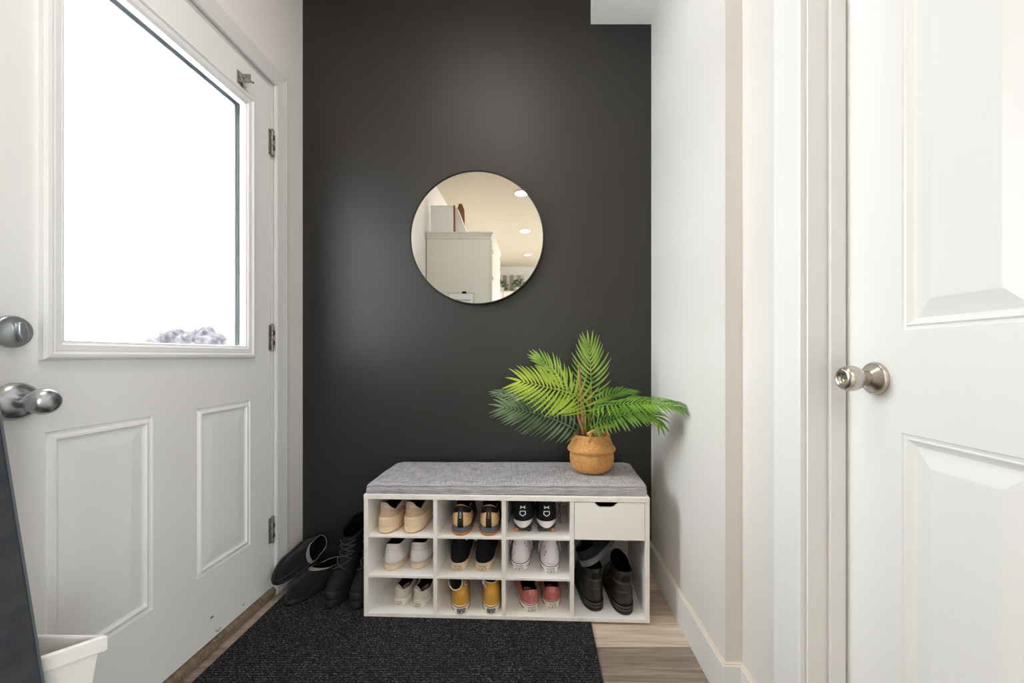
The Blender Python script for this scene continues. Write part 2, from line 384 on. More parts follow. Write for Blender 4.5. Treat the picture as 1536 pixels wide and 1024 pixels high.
struct(bbl, 'baseboard_left', M['trim'], 'short white baseboard in the corner behind the slippers', 'baseboard', bevel=.002)

def profile_frame(mb, y0, y1, z0, z1, prof, xf, cap=True, mi=0, capmi=None):
    """mitred moulding around a rectangle; prof = (inset, height); xf(y, z, h) -> point"""
    rings = []
    for ins, h in prof:
        rings.append([xf(y0 + ins, z0 + ins, h), xf(y1 - ins, z0 + ins, h), xf(y1 - ins, z1 - ins, h), xf(y0 + ins, z1 - ins, h)])
    vs = [p for r in rings for p in r]; fs = []
    for i in range(len(rings) - 1):
        for k in range(4): fs.append((i * 4 + k, i * 4 + (k + 1) % 4, i * 4 + 4 + (k + 1) % 4, i * 4 + 4 + k))
    if cap: b = (len(rings) - 1) * 4; fs.append((b, b + 1, b + 2, b + 3))
    mb.add(vs, fs, mi)
def face_with_holes(mb, y0, y1, z0, z1, holes, xf, mi=0):
    ys = sorted({y0, y1} | {h[i] for h in holes for i in (0, 1)}); zs = sorted({z0, z1} | {h[i] for h in holes for i in (2, 3)})
    for i in range(len(ys) - 1):
        for j in range(len(zs) - 1):
            cy, cz = (ys[i] + ys[i + 1]) / 2, (zs[j] + zs[j + 1]) / 2
            if any(h[0] < cy < h[1] and h[2] < cz < h[3] for h in holes): continue
            mb.add([xf(ys[i], zs[j], 0), xf(ys[i + 1], zs[j], 0), xf(ys[i + 1], zs[j + 1], 0), xf(ys[i], zs[j + 1], 0)], [(0, 1, 2, 3)], mi)

# ------------------------------------------------------------------ entry door (door_1)
lite = (.873, 1.531, .970, 1.950); pans = [(.885, 1.134, .268, .811), (1.279, 1.520, .268, .811)]
fin = lambda y, z, h: (XL - .001 + h, y, z)
fout = lambda y, z, h: (XL - .045 - h, y, z)
d1 = MB(); oy = (lite[0] + .03, lite[1] - .03, lite[2] + .03, lite[3] - .03)
face_with_holes(d1, DY0, DY1, DZ0, DZ1, [oy] + pans, fin); face_with_holes(d1, DY0, DY1, DZ0, DZ1, [oy], fout)
for (a, b, c, d) in ((DY0, DY1, DZ0, DZ0), (DY0, DY1, DZ1, DZ1)):
    d1.add([fin(a, c, 0), fin(b, c, 0), fout(b, c, 0), fout(a, c, 0)], [(0, 1, 2, 3)])
for yy in (DY0, DY1): d1.add([fin(yy, DZ0, 0), fin(yy, DZ1, 0), fout(yy, DZ1, 0), fout(yy, DZ0, 0)], [(0, 1, 2, 3)])
for (a, b, c, d) in ((oy[0], oy[0], oy[2], oy[3]), (oy[1], oy[1], oy[2], oy[3])): d1.add([fin(a, c, 0), fin(a, d, 0), fout(a, d, 0), fout(a, c, 0)], [(0, 1, 2, 3)])
for zz in (oy[2], oy[3]): d1.add([fin(oy[0], zz, 0), fin(oy[1], zz, 0), fout(oy[1], zz, 0), fout(oy[0], zz, 0)], [(0, 1, 2, 3)])
PP = [(0, 0), (.003, -.004), (.008, -.005), (.014, .002), (.019, .003), (.023, -.002), (.028, -.0035), (.058, -.0006), (.062, -.0004)]
for p in pans: profile_frame(d1, *p, PP, fin)
door1 = struct(d1, 'door_1', M['door'], 'white glazed entry door with two raised lower panels', 'door', fix=False)
lf = MB()
LP = [(0, 0), (.001, .010), (.006, .015), (.013, .016), (.019, .011), (.022, .012), (.034, .011), (.040, .006), (.044, .006), (.046, -.014)]
profile_frame(lf, *lite, LP, fin, cap=False); profile_frame(lf, *lite, [(0, 0), (.001, .012), (.03, .014), (.046, .0), (.046, -.012)], fout, cap=False)
lf.build('window_frame', M['door'], door1, fix=False)
MB().box(XL - .0245, XL - .0205, lite[0] + .04, lite[1] - .04, lite[2] + .04, lite[3] - .04).build('glass', M['glass'], door1)
sp = MB(); s0 = .047; a, b, c, d = lite[0] + s0, lite[1] - s0, lite[2] + s0, lite[3] - s0
for q in ((a, a + .010, c, d), (b - .010, b, c, d), (a, b, d - .007, d)): sp.box(XL - .049, XL - .0250, *q)
sp.build('glazing_spacer', M['spacer'], door1)
Mx = lambda x, y, z: Matrix.Translation((x, y, z)) @ Matrix.Rotation(pi / 2, 4, 'Y')      # local Z -> +X
kn = MB().lathe([(.039, 0), (.039, .004), (.037, .010), (.030, .015), (.020, .019), (.017, .020)], 40, Mx(XL, .833, .885)).build('knob_rose', M['chrome'], door1, smooth=True, angle=40)
kb = MB().lathe([(.013, .018), (.012, .030), (.014, .036), (.022, .043), (.0265, .053), (.0275, .062), (.025, .070), (.018, .077), (.008, .080), (0, .0805)], 40, Mx(XL, .833, .885)).build('door_knob', M['chrome'], door1, smooth=True)
MB().lathe([(.0035, .0), (.0035, .002)], 16, Mx(XL + .0145, .812, .878)).build('rose_screw', M['black'], door1)
MB().lathe([(.033, 0), (.033, .004), (.031, .008), (.029, .0085), (.026, .0075), (.012, .012), (0, .0125)], 40, Mx(XL, .827, 1.029)).build('deadbolt', M['chrome'], door1, smooth=True, angle=50)
tt = MB(); tt.prism([(-.021, -.008), (.004, -.012), (.021, -.006), (.021, .006), (.004, .012), (-.021, .008)], 0, .018, 'z'); tt.xf(Mx(XL + .010, .832, 1.029) @ Matrix.Rotation(R(8), 4, 'Z') @ Matrix.Diagonal((.95, .8, .62, 1)))
tt.build('thumb_turn', M['chrome'], door1, bevel=.003, smooth=True, angle=30)
def hinge(z):
    h = MB(); y = DY1 + .004
    h.box(XL - .004, XL + .0015, y - .014, y + .020, z - .051, z + .051)
    for k in range(5):
        h.lathe([(.0062, 0), (.0062, .0195)], 14, Matrix.Translation((XL + .006, y, z - .051 + k * .0206)))
    h.lathe([(.003, 0), (.0045, .003), (.003, .006)], 12, Matrix.Translation((XL + .006, y, z + .0515)))
    o = h.build('hinge', M['zinc'], door1, bevel=.0008)
    s = MB()
    for q in (-.022, .018): s.box(XL + .0012, XL + .0022, y + .007, y + .016, z + q - .012, z + q + .012)
    for q in (-.022, .018): s.box(XL + .0122, XL + .0130, y - .003, y + .004, z + q - .008, z + q + .010)
    s.build('hinge_slot', M['black'], o)
for z in (1.842, 1.052, .272): hinge(z)
br = MB(); bz, by = 1.985, 1.475
br.box(XL, XL + .003, by - .024, by + .004, bz - .022, bz + .024); br.box(XL + .003, XL + .034, by - .006, by - .002, bz - .01, bz + .02)
br.tube([(XL + .004, by - .012, bz + .010), (XL + .030, by + .020, bz + .004)], .0035, 8); br.tube([(XL + .004, by - .016, bz + .015), (XL + .012, by, bz - .028)], .004, 8)
br.lathe([(.005, 0), (.005, .006), (.003, .008)], 12, Mx(XL + .003, by - .014, bz - .012))
br.build('closer_bracket', M['zinc'], door1)
# scuffs on the bottom of the door
sf = MB(); rnd = random.Random(3)
for (px, py, n, s) in ((319, 926, 4, .007), (326, 945, 6, .006), (365, 907, 2, .008)):
    dd = -F * XL / (CX - px); c = P(px, py, dd)
    for k in range(n):
        y, z = c.y + rnd.uniform(-.012, .012), c.z + rnd.uniform(-.006, .006); r = s * rnd.uniform(.25, .7)
        sf.add([(XL + .0003, y + r * cos(q) * 1.4, z + r * .6 * sin(q) * rnd.uniform(.5, 1)) for q in [i * pi / 3 for i in range(6)]], [tuple(range(6))])
sf.build('scuff_mark', mat('scuff_grey', (140, 136, 130), .7), door1, fix=False)

# jamb, casing, threshold
j = MB(); j.box(XL - .14, XL - .002, DY1 + .005, DY1 + .03, 0, DZ1 + .03); j.box(XL - .14, XL - .002, DY0 - .03, DY0 - .004, 0, DZ1 + .03); j.box(XL - .14, XL - .002, DY0 - .004, DY1 + .005, DZ1 + .004, DZ1 + .03)
j.box(XL - .10, XL - .05, DY1 - .010, DY1 + .005, 0, DZ1 + .004); j.box(XL - .10, XL - .05, DY0 - .004, DY0 + .012, 0, DZ1 + .004); j.box(XL - .10, XL - .05, DY0, DY1, DZ1 - .008, DZ1 + .004)
struct(j, 'trim_2', M['trim'], 'white jamb around the entry door', 'door jamb')
def casing(name, y0, y1, zt, xa, xb, w, sgn, label, m):
    c = MB()
    pr = [(0, 0), (0, .010), (.004, .0125), (w * .55, .0145), (w - .006, .0175), (w - .001, .017), (w, .014), (w, 0)]
    for side in (0, 1):
        yy = y1 if side else y0; dr = 1 if side else -1
        lo = [(xa + sgn * h, yy + dr * o, 0) for o, h in pr]; hi = [(xa + sgn * h, yy + dr * o, zt + o) for o, h in pr]
        n = len(pr); c.add(lo + hi, [(i, i + 1, i + 1 + n, i + n) for i in range(n - 1)] + [tuple(range(n))])
    a = [(xa + sgn * h, y0 - o, zt + o) for o, h in pr]; b = [(xa + sgn * h, y1 + o, zt + o) for o, h in pr]
    n = len(pr); c.add(a + b, [(i, i + 1, i + 1 + n, i + n) for i in range(n - 1)])
    return struct(c, name, m, label, 'door casing')
casing('trim_3', DY0 - .016, DY1 + .022, DZ1 + .017, XL, 0, .068, 1, 'white casing around the entry door', M['trim'])
th = MB().prism([(XL - .16, 0), (XL + .003, 0), (XL + .010, .004), (XL + .011, .020), (XL + .006, .031), (XL - .005, .035), (XL - .16, .035)], DY0 - .02, DY1 + .02, 'y')
struct(th, 'trim_4', M['sill'], 'brown wooden threshold under the entry door', 'threshold', smooth=True, angle=50)

# ------------------------------------------------------------------ closet door (door_2)
XD = .652
f2 = lambda y, z, h: (XD - h, y, z); b2 = lambda y, z, h: (XD + .035 + h, y, z)
E0, E1 = .097, .852
P2 = [(.515, .721), (.229, .435)]; zz = [(.20, .842), (1.025, 1.86)]
ph = [(a, b, c, d) for a, b in P2 for c, d in zz]
d2 = MB(); face_with_holes(d2, E0, E1, .012, 2.045, ph, f2); face_with_holes(d2, E0, E1, .012, 2.045, [], b2)
for yy in (E0, E1): d2.add([f2(yy, .012, 0), f2(yy, 2.045, 0), b2(yy, 2.045, 0), b2(yy, .012, 0)], [(0, 1, 2, 3)])
Q = [(0, 0), (.002, -.003), (.006, -.004), (.009, -.001), (.012, -.0035), (.016, -.007), (.020, -.009), (.050, -.002), (.052, -.0018)]
for p in ph: profile_frame(d2, *p, Q, f2)
door2 = struct(d2, 'door_2', M['door2'], 'white panelled closet door with a round nickel knob', 'door', fix=False)
Mn = lambda x, y, z: Matrix.Translation((x, y, z)) @ Matrix.Rotation(-pi / 2, 4, 'Y')
MB().lathe([(.0315, 0), (.0315, .004), (.029, .007), (.026, .007), (.018, .014), (.015, .017)], 44, Mn(XD, .776, .936)).build('knob_rose', M['nickel'], door2, smooth=True, angle=40)
k2 = MB().lathe([(.0135, .014), (.0130, .024), (.0155, .030), (.0215, .036), (.0245, .044), (.0245, .054), (.0215, .062), (.0165, .066), (.0145, .0655), (.009, .062), (.0085, .0585), (.0, .0583)], 44, Mn(XD, .776, .936)).build('door_knob', M['nickel'], door2, smooth=True, angle=60)
MB().box(XD - .063, XD - .059, .7725, .7795, .9348, .9372).build('push_button', M['nickel'], k2)
MB().box(XD + .002, XD + .026, E1 + .0005, E1 + .003, .925, .975).build('latch_plate', M['black'], door2)
j2 = MB(); j2.box(XB + .001, XB + .11, CO1 - .005, CO1 + .0, 0, CZ1); j2.box(XB + .001, XB + .11, CO0, CO0 + .005, 0, CZ1); j2.box(XB + .001, XB + .11, CO0, CO1, CZ1 - .006, CZ1)
j2.box(XB + .042, XB + .0745, CO1 - .016, CO1 - .005, 0, CZ1 - .006); j2.box(XB + .042, XB + .0745, CO0 + .005, CO0 + .016, 0, CZ1 - .006); j2.box(XB + .042, XB + .0745, CO0, CO1, CZ1 - .018, CZ1 - .006)
struct(j2, 'trim_5', M['trim'], 'white jamb and stop around the closet door', 'door jamb', bevel=.0015)
casing('trim_6', CO0 - .002, CO1 + .002, CZ1, XB, 0, .088, -1, 'white casing around the closet door', M['trim'])

# ------------------------------------------------------------------ outside
struct(MB().box(-14, XL - .30, -6, 14, -.35, -.30), 'ground_outside', M['snow'], 'snow covered ground outside the entry door', 'snow')
sh = MB(); c = Vector((-2.60, 3.05, .68)); rn = []
for i in range(97):
    row = []
    for k in range(73):
        t = pi * k / 72; a = 2 * pi * i / 96
        d = Vector((sin(t) * cos(a), sin(t) * sin(a), cos(t)))
        r = 1 + .16 * noise.noise(d * 4) + .10 * noise.noise(d * 13) + .07 * noise.noise(d * 31)
        row.append(c + Vector((d.x * .42 * r, d.y * .42 * r, d.z * (.48 if d.z > 0 else 1.02) * r)))
    rn.append(row)
sh.grid(rn)
tag(sh.build('snowy_shrub', M['shrub'], smooth=True), 'snow dusted grey shrub seen through the bottom of the door glass', 'shrub', kind='thing')

# ------------------------------------------------------------------ round mirror
mc = P(715.5, 356, 1.835); mr = .3055
mi = thing('round_mirror', 'round wall mirror in a thin black frame on the charcoal wall', 'mirror', (mc.x, YB, mc.z))
My = Matrix.Rotation(pi / 2, 4, 'X')          # local Z -> -Y
MB().lathe([(mr - .006, .0), (mr, .0), (mr, .028), (mr - .001, .030), (mr - .005, .030), (mr - .006, .028), (mr - .006, .0)], 128, My).build('frame', M['mframe'], mi, smooth=True, angle=40)
MB().add([((mr - .0062) * cos(2 * pi * k / 128), -.024, (mr - .0062) * sin(2 * pi * k / 128)) for k in range(128)], [tuple(range(128))]).build('mirror_glass', M['mirror'], mi, fix=False)
MB().lathe([(mr - .0065, .001), (mr - .0065, .010)], 96, My).build('backing', M['mframe'], mi)

# ------------------------------------------------------------------ ribbed mat
RUGZ = .008
rg = MB(); rx0, rx1, ry0, ry1 = -1.027, .199, .35, 1.78
rg.box(rx0, rx1, ry0, ry1, .0005, RUGZ)
tag(rg.build('ribbed_door_mat', M['rug'], bevel=.002), 'large charcoal ribbed floor mat in front of the bench', 'mat')

# ------------------------------------------------------------------ shoe bench
BZ = RUGZ + .0012
bl = onz(545.7, 924, BZ); ang = -R(2.13); BW, BH, BD = 1.0545, .4545, .330
bench = thing('shoe_bench', 'white laminate shoe storage bench with open cubbies and one drawer', 'bench', (bl.x, bl.y, BZ), ang)
BM = Matrix.Translation((bl.x, bl.y, BZ)) @ Matrix.Rotation(ang, 4, 'Z')
TB, TT, TS = .0135, .0170, .0165
def two(mb, name, **k): return mb.build(name, [M['bench'], M['benchedge']], bench, bevel=.0008, **k)
def pan(x0, x1, y0, y1, z0, z1):
    m = MB().box(x0, x1, y0, y1, z0, z1); m.mi[2] = 1; return m     # front edge in worn edging
two(pan(0, BW, 0, BD, 0, TB), 'bottom_panel'); two(pan(0, BW, -.002, BD, BH - TT, BH), 'top_panel')
two(pan(0, TS, 0, BD, TB, BH - TT), 'side_panel'); two(pan(BW - TS, BW, 0, BD, TB, BH - TT), 'side_panel')
DIV = [(.2605, .2755), (.5150, .5300), (.7660, .7815)]
for a, b in DIV: two(pan(a, b, .001, BD - .005, TB, BH - TT), 'divider')
S1, S2 = (.1435, .1525), (.2925, .3010)
cols = [(TS, .2605), (.2755, .5150), (.5300, .7660), (.7815, BW - TS)]
for i, (a, b) in enumerate(cols[:3]):
    for s in (S1, S2): two(pan(a, b, .003, BD - .005, *s), 'shelf')
MB().box(TS, BW - TS, BD - .005, BD - .0005, TB, BH - TT).build('back_panel', M['bench'], bench)
# drawer
a, b = cols[3]; a += .0015; b -= .0015; z0, z1 = .2985, BH - TT - .002
dw = MB(); cxm = (a + b) / 2 - .012; hw = .044
poly = [(a, z0), (b, z0), (b, z1), (cxm + hw, z1), (cxm + hw - .008, z1 - .009), (cxm + hw - .016, z1 - .0165), (cxm + hw - .024, z1 - .019), (cxm - hw + .024, z1 - .019), (cxm - hw + .016, z1 - .0165), (cxm - hw + .008, z1 - .009), (cxm - hw, z1), (a, z1)]
dw.prism(poly, .0, .014, 'y')
dro = dw.build('drawer', M['bench'], bench, bevel=.0008)
db = MB(); db.box(a + .006, a + .016, .014, BD - .02, z0 + .004, z1 - .03); db.box(b - .016, b - .006, .014, BD - .02, z0 + .004, z1 - .03); db.box(a + .006, b - .006, BD - .03, BD - .02, z0 + .004, z1 - .03); db.box(a + .006, b - .006, .014, BD - .02, z0 + .004, z0 + .010)
db.build('drawer_box', M['black'], dro)

# cushion
cu = MB(); CW, CD = 1.030, .322; nx, ny = 60, 20
def cz(u, v): # top height
    e = min(u, 1 - u) * CW; g = min(v, 1 - v) * CD
    edge = 1 - .10 * max(0, 1 - e / .02) ** 2 - .10 * max(0, 1 - g / .02) ** 2
    return (.037 + .006 * u + .0025 * sin(u * 9 + 1) * sin(v * pi) + .002 * noise.noise(Vector((u * 7, v * 3, 0)))) * edge
def cb(u, v): return .0006 + (.0035 * max(0, sin((u - .35) * 5.2)) if v < .02 else 0) * max(0, 1 - v * 8)
def cxy(u, v):
    x, y = u * CW, v * CD
    r = .018                      # rounded back corners
    for sx in (0, 1):
        ex = x if sx == 0 else CW - x; ey = CD - y
        if ex < r and ey < r:
            q = Vector((r - ex, r - ey)); 
            if q.length > r: q = q * (r / max(q.length, 1e-6))
            ex, ey = r - q.x, r - q.y
            x = ex if sx == 0 else CW - ex; y = CD - ey
    return x, y
top = [[Vector((*cxy(i / nx, j / ny), cz(i / nx, j / ny))) for j in range(ny + 1)] for i in range(nx + 1)]
cu.grid(top)
bot = [[Vector((*cxy(i / nx, j / ny), cb(i / nx, j / ny))) for j in range(ny + 1)] for i in range(nx + 1)]
cu.grid(bot, flip=True)
ring = [(i, 0) for i in range(nx)] + [(nx, j) for j in range(ny)] + [(i, ny) for i in range(nx, 0, -1)] + [(0, j) for j in range(ny, 0, -1)]
sidep = []
for (i, j) in ring + ring[:1]:
    t, bq = top[i][j], bot[i][j]; cen = Vector((CW / 2, CD / 2, 0)); out = Vector((0, 0, 0))
    if i == 0: out.x -= 1
    if i == nx: out.x += 1
    if j == 0: out.y -= 1
    if j == ny: out.y += 1
    col = []
    for q in range(6):
        w = q / 5; col.append(bq.lerp(t, w) + out * .004 * sin(pi * w))
    sidep.append(col)
cu.grid(sidep)
cush = thing('bench_cushion', 'grey linen seat cushion lying on the white shoe bench', 'cushion', BM @ Vector((.013, .004, BH)), ang + R(.55))
cu.build('cushion_pad', M['cush'], cush, smooth=True, angle=50)
pp = MB()
pts = [Vector(top[i][j]) + Vector((0, 0, -.0015)) for (i, j) in ring + ring[:1]]
for i, (a, b) in enumerate(ring + ring[:1]):
    if a == 0: pts[i].x -= .0015
    if a == nx: pts[i].x += .0015
    if b == 0: pts[i].y -= .0015
    if b == ny: pts[i].y += .0015
pp.tube(pts, .0022, 8); pp.build('piping', M['cush'], cush, smooth=True)

# ------------------------------------------------------------------ shoes
def herm(keys, t):
    """smooth interpolation of parameter rows keyed by the first value"""
    n = len(keys)
    if t <= keys[0][0]: return keys[0][1:]
    if t >= keys[-1][0]: return keys[-1][1:]
    i = max(k for k in range(n - 1) if keys[k][0] <= t)
    k0, k1 = keys[i], keys[i + 1]; h = k1[0] - k0[0]; s = (t - k0[0]) / h
    km, kp = keys[max(i - 1, 0)], keys[min(i + 2, n - 1)]
    out = []
    for c in range(1, len(k0)):
        m0 = (k1[c] - km[c]) / (k1[0] - km[0]) * h; m1 = (kp[c] - k0[c]) / (kp[0] - k0[0]) * h
        out.append((2 * s**3 - 3 * s**2 + 1) * k0[c] + (s**3 - 2 * s**2 + s) * m0 + (-2 * s**3 + 3 * s**2) * k1[c] + (s**3 - s**2) * m1)
    return out
class Surf:
    def __init__(s, rings, prof, e=.8, side=1, zf=None):
        s.r = [tuple(r) + (0,) * (9 - len(r)) for r in rings]; s.p = prof; s.e = e; s.side = side; s.zf = zf
    def pt(s, ph, v):
        y0, y1, w, zh, zm, zt, xo, yo = herm(s.r, v); u = (1 - cos(ph)) / 2
        hw = herm(s.p, u)[0]; sn = sin(ph)
        x = math.copysign(abs(sn) ** s.e, sn) * hw * w + xo + s.side * .004 * max(0, u - .35) ** 1 * (y1 - y0) / .28 * 1.6
        z = zh * (1 - u) * (1 - 2 * u) + zm * 4 * u * (1 - u) + zt * u * (2 * u - 1)
        if s.zf: z += s.zf(ph, v, u)
        return Vector((x, y0 + (y1 - y0) * u + yo, z))
    def nrm(s, ph, v):
        e = .004; a = s.pt(ph + e, v) - s.pt(ph - e, v); b = s.pt(ph, min(v + e, 1)) - s.pt(ph, max(v - e, 0)); n = a.cross(b)
        return n.normalized() if n.length > 1e-12 else Vector((0, -1, 0))
    def mesh(s, n=56, nv=20, cap0=False, cap1=False, mb=None, v0=0, v1=1):
        mb = mb or MB(); pts = [[s.pt(2 * pi * i / n, v0 + (v1 - v0) * j / nv) for j in range(nv + 1)] for i in range(n)]
        o = len(mb.v); mb.grid(pts, closed_u=True)
        if cap0: mb.f.append(tuple(o + i * (nv + 1) for i in range(n))); mb.mi.append(0)
        if cap1: mb.f.append(tuple(o + i * (nv + 1) + nv for i in range(n))); mb.mi.append(0)
        return mb
    def patch(s, p0, p1, v0, v1, off=.0012, n=20, nv=8, mb=None, shape=None):
        """raised piece of the surface; v0, v1 may be functions of phi"""
        mb = mb or MB(); rows = []
        for i in range(n + 1):
            ph = p0 + (p1 - p0) * i / n; a = v0(ph) if callable(v0) else v0; b = v1(ph) if callable(v1) else v1; row = []
            for j in range(nv + 1):
                v = a + (b - a) * j / nv; edge = i in (0, n) or j in (0, nv)
                row.append(s.pt(ph, v) + s.nrm(ph, v) * (-.0004 if edge else off))
            rows.append(row)
        # a crisp step at the border
        full = []
        for i in range(n + 1):
            ph = p0 + (p1 - p0) * i / n; a = v0(ph) if callable(v0) else v0; b = v1(ph) if callable(v1) else v1
            full.append([rows[i][0]] + [s.pt(ph, a + (b - a) * j / nv) + s.nrm(ph, a + (b - a) * j / nv) * off for j in range(nv + 1)] + [rows[i][nv]])
        mb.grid(full)
        return mb
    def decal(s, verts, faces, v0, off=.0016, mb=None, ph0=0, mi=0):
        """flat artwork (metres; x to the right as seen, y up) wrapped on the heel around phi=ph0"""
        mb = mb or MB(); N = 60; span = 1.1
        tab = [(0, 0)]; prev = s.pt(ph0, v0)
        tabs = {}
        for sg in (1, -1):
            t = [(0., ph0)]; prev = s.pt(ph0, v0); acc = 0
            for i in range(1, N + 1):
                ph = ph0 + sg * span * i / N; q = s.pt(ph, v0); acc += (q - prev).length; prev = q; t.append((acc, ph))
            tabs[sg] = t
        vt = {}
        for sg in (1, -1):
            t = [(0., v0)]; prev = s.pt(ph0, v0); acc = 0
            for i in range(1, N + 1):
                v = v0 + sg * .6 * i / N
                if v < 0 or v > 1: break
                q = s.pt(ph0, v); acc += (q - prev).length; prev = q; t.append((acc, v))
            vt[sg] = t
        def inv(t, d):
            for i in range(1, len(t)):
                if t[i][0] >= d:
                    a, b = t[i - 1], t[i]; return a[1] + (b[1] - a[1]) * (d - a[0]) / max(b[0] - a[0], 1e-9)
            return t[-1][1]
        out = []
        for (x, y) in verts:
            ph = inv(tabs[1 if x >= 0 else -1], abs(x)); v = inv(vt[1 if y >= 0 else -1], abs(y))
            out.append(s.pt(ph, v) + s.nrm(ph, v) * off)
        mb.add(out, faces, mi); return mb

def text2d(txt, h, rot=0, center=(0, 0)):
    cu_ = bpy.data.curves.new('t', 'FONT'); cu_.body = txt; cu_.size = 1; cu_.align_x = 'CENTER'; cu_.align_y = 'CENTER'; cu_.resolution_u = 2
    o = bpy.data.objects.new('t', cu_); COL.objects.link(o)
    dg = bpy.context.evaluated_depsgraph_get(); me = bpy.data.meshes.new_from_object(o.evaluated_get(dg))
    ys = [v.co.y for v in me.vertices]; k = h / max(max(ys) - min(ys), 1e-6); my = (max(ys) + min(ys)) / 2
    c, s = cos(rot), sin(rot)
    vs = [(k * (v.co.x * c - (v.co.y - my) * s) + center[0], k * (v.co.x * s + (v.co.y - my) * c) + center[1]) for v in me.vertices]
    fs = [tuple(p.vertices) for p in me.polygons]
    bpy.data.objects.remove(o); bpy.data.curves.remove(cu_); bpy.data.meshes.remove(me)
    return vs, fs
def wid(t, w):
    vs, fs = t; xs = [v[0] for v in vs]; k = w / (max(xs) - min(xs)); return [(v[0] * k, v[1]) for v in vs], fs
def star2d(r, c=(0, 0)):
    vs = [c] + [(c[0] + (r if i % 2 == 0 else r * .42) * sin(i * pi / 5), c[1] + (r if i % 2 == 0 else r * .42) * cos(i * pi / 5)) for i in range(10)]
    return vs, [(0, 1 + (i + 1) % 10, 1 + i) for i in range(10)]
def band2d(pts, w, close=False):
    pts = [Vector((*p, 0)) for p in pts]; n = len(pts); vs = []; fs = []
    for i, p in enumerate(pts):
        a = pts[(i - 1) % n] if close else pts[max(i - 1, 0)]; b = pts[(i + 1) % n] if close else pts[min(i + 1, n - 1)]
        t = (b - a).normalized(); nn = Vector((-t.y, t.x, 0)); ww = w[i] if isinstance(w, (list, tuple)) else w
        vs += [(p.x + nn.x * ww / 2, p.y + nn.y * ww / 2), (p.x - nn.x * ww / 2, p.y - nn.y * ww / 2)]
    for i in range(n if close else n - 1):
        k = (i + 1) % n; fs.append((2 * i, 2 * i + 1, 2 * k + 1, 2 * k))
    return vs, fs
def rect2d(w, h, c=(0, 0), n=14):
    vs = []; fs = []
    for i in range(n + 1):
        x = c[0] - w / 2 + w * i / n; vs += [(x, c[1] - h / 2), (x, c[1] + h / 2)]
    for i in range(n): fs.append((2 * i, 2 * i + 2, 2 * i + 3, 2 * i + 1))
    return vs, fs

PROF = [(0, .046), (.15, .046), (.35, .040), (.5, .039), (.68, .0435), (.85, .0435), (1, .040)]
def sole_surf(L, h, ht, scale=1, flare=.0, side=1, e=.8, y0=0):
    return Surf([(0, y0 + .004, L - .004, .95 * scale + flare, .0002, .0014, .006), (.15, y0, L, scale + flare, .003, .003, .008), (.6, y0, L, scale + flare * .5, h * .6, h * .55, ht * .62 + .003), (1, y0, L - .002, scale, h, h * .85, ht)], PROF, e, side)
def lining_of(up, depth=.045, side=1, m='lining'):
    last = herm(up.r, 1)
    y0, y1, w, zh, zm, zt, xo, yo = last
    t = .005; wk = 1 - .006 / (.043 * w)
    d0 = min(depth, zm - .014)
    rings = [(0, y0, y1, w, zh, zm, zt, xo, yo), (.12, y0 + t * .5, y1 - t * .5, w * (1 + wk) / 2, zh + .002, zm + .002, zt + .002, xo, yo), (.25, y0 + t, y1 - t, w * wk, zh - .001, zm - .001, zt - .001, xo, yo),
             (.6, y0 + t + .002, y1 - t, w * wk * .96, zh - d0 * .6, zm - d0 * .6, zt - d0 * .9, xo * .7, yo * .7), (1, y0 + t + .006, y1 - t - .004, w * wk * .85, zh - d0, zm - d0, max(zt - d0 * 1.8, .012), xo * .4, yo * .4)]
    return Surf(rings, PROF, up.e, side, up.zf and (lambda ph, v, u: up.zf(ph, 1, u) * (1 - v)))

# ---- generic assemblies.  every shoe: heel at local y=0, toe towards +y
def laces(up, root, m, v0, v1, n=5, r=.0018, half=.30, off=.002):
    lc = MB()
    for k in range(n):
        va, vb = v0 + (v1 - v0) * k / n, v0 + (v1 - v0) * (k + 1) / n
        for sg in (1, -1):
            pts = []
            for q in range(7):
                t = q / 6; ph = pi + sg * half * (1 - 2 * t); v = va + (vb - va) * t
                pts.append(up.pt(ph, v) + up.nrm(ph, v) * (off + .002 * sin(pi * t)))
            lc.tube(pts, r, 6)
    return lc.build('laces', m, root, smooth=True)
def shoe_root(name, label, px, py, z, rz, cat='shoe', group=None, back=0):
    p = onz(px, py, z) if not isinstance(px, Vector) else px
    return thing(name, label, cat, (p.x, p.y, z), R(rz), group)
G = 'pairs of shoes in the bench cubbies'

def license_plate(sole, root, dark=False, cm='ink', v0=.5, w=.032, h=.0155, plate='creamrub'):
    bg = sole.decal(*rect2d(w, h), v0, .0012); bg.build('heel_label', M['ink'] if dark else M[plate], root, smooth=True, fix=False)
    mb = MB()
    if not dark: sole.decal(*band2d([(-w / 2 + w * i / 12, h / 2) for i in range(13)], .0009), v0, .0018, mb); sole.decal(*band2d([(-w / 2 + w * i / 12, -h / 2) for i in range(13)], .0009), v0, .0018, mb)
    top_ = wid(text2d('CONVERSE', .0046 * w / .032, center=(0, 0)), w * .84); top_ = ([(x, y + h * .26) for x, y in top_[0]], top_[1])
    sole.decal(*top_, v0, .0019, mb)
    kk = w / .032
    for tx, cxx, ww in (('ALL', -.0102 * kk, .0088 * kk), ('STAR', .0102 * kk, .0110 * kk)):
        t = wid(text2d(tx, .0062 * kk), ww); sole.decal([(x + cxx, y - h * .2) for x, y in t[0]], t[1], v0, .0019, mb)
    sole.decal(*star2d(.0040 * kk, (0, -h * .2)), v0, .0020, mb)
    mb.build('heel_lettering', M['white'] if dark else M[cm], root, fix=False)

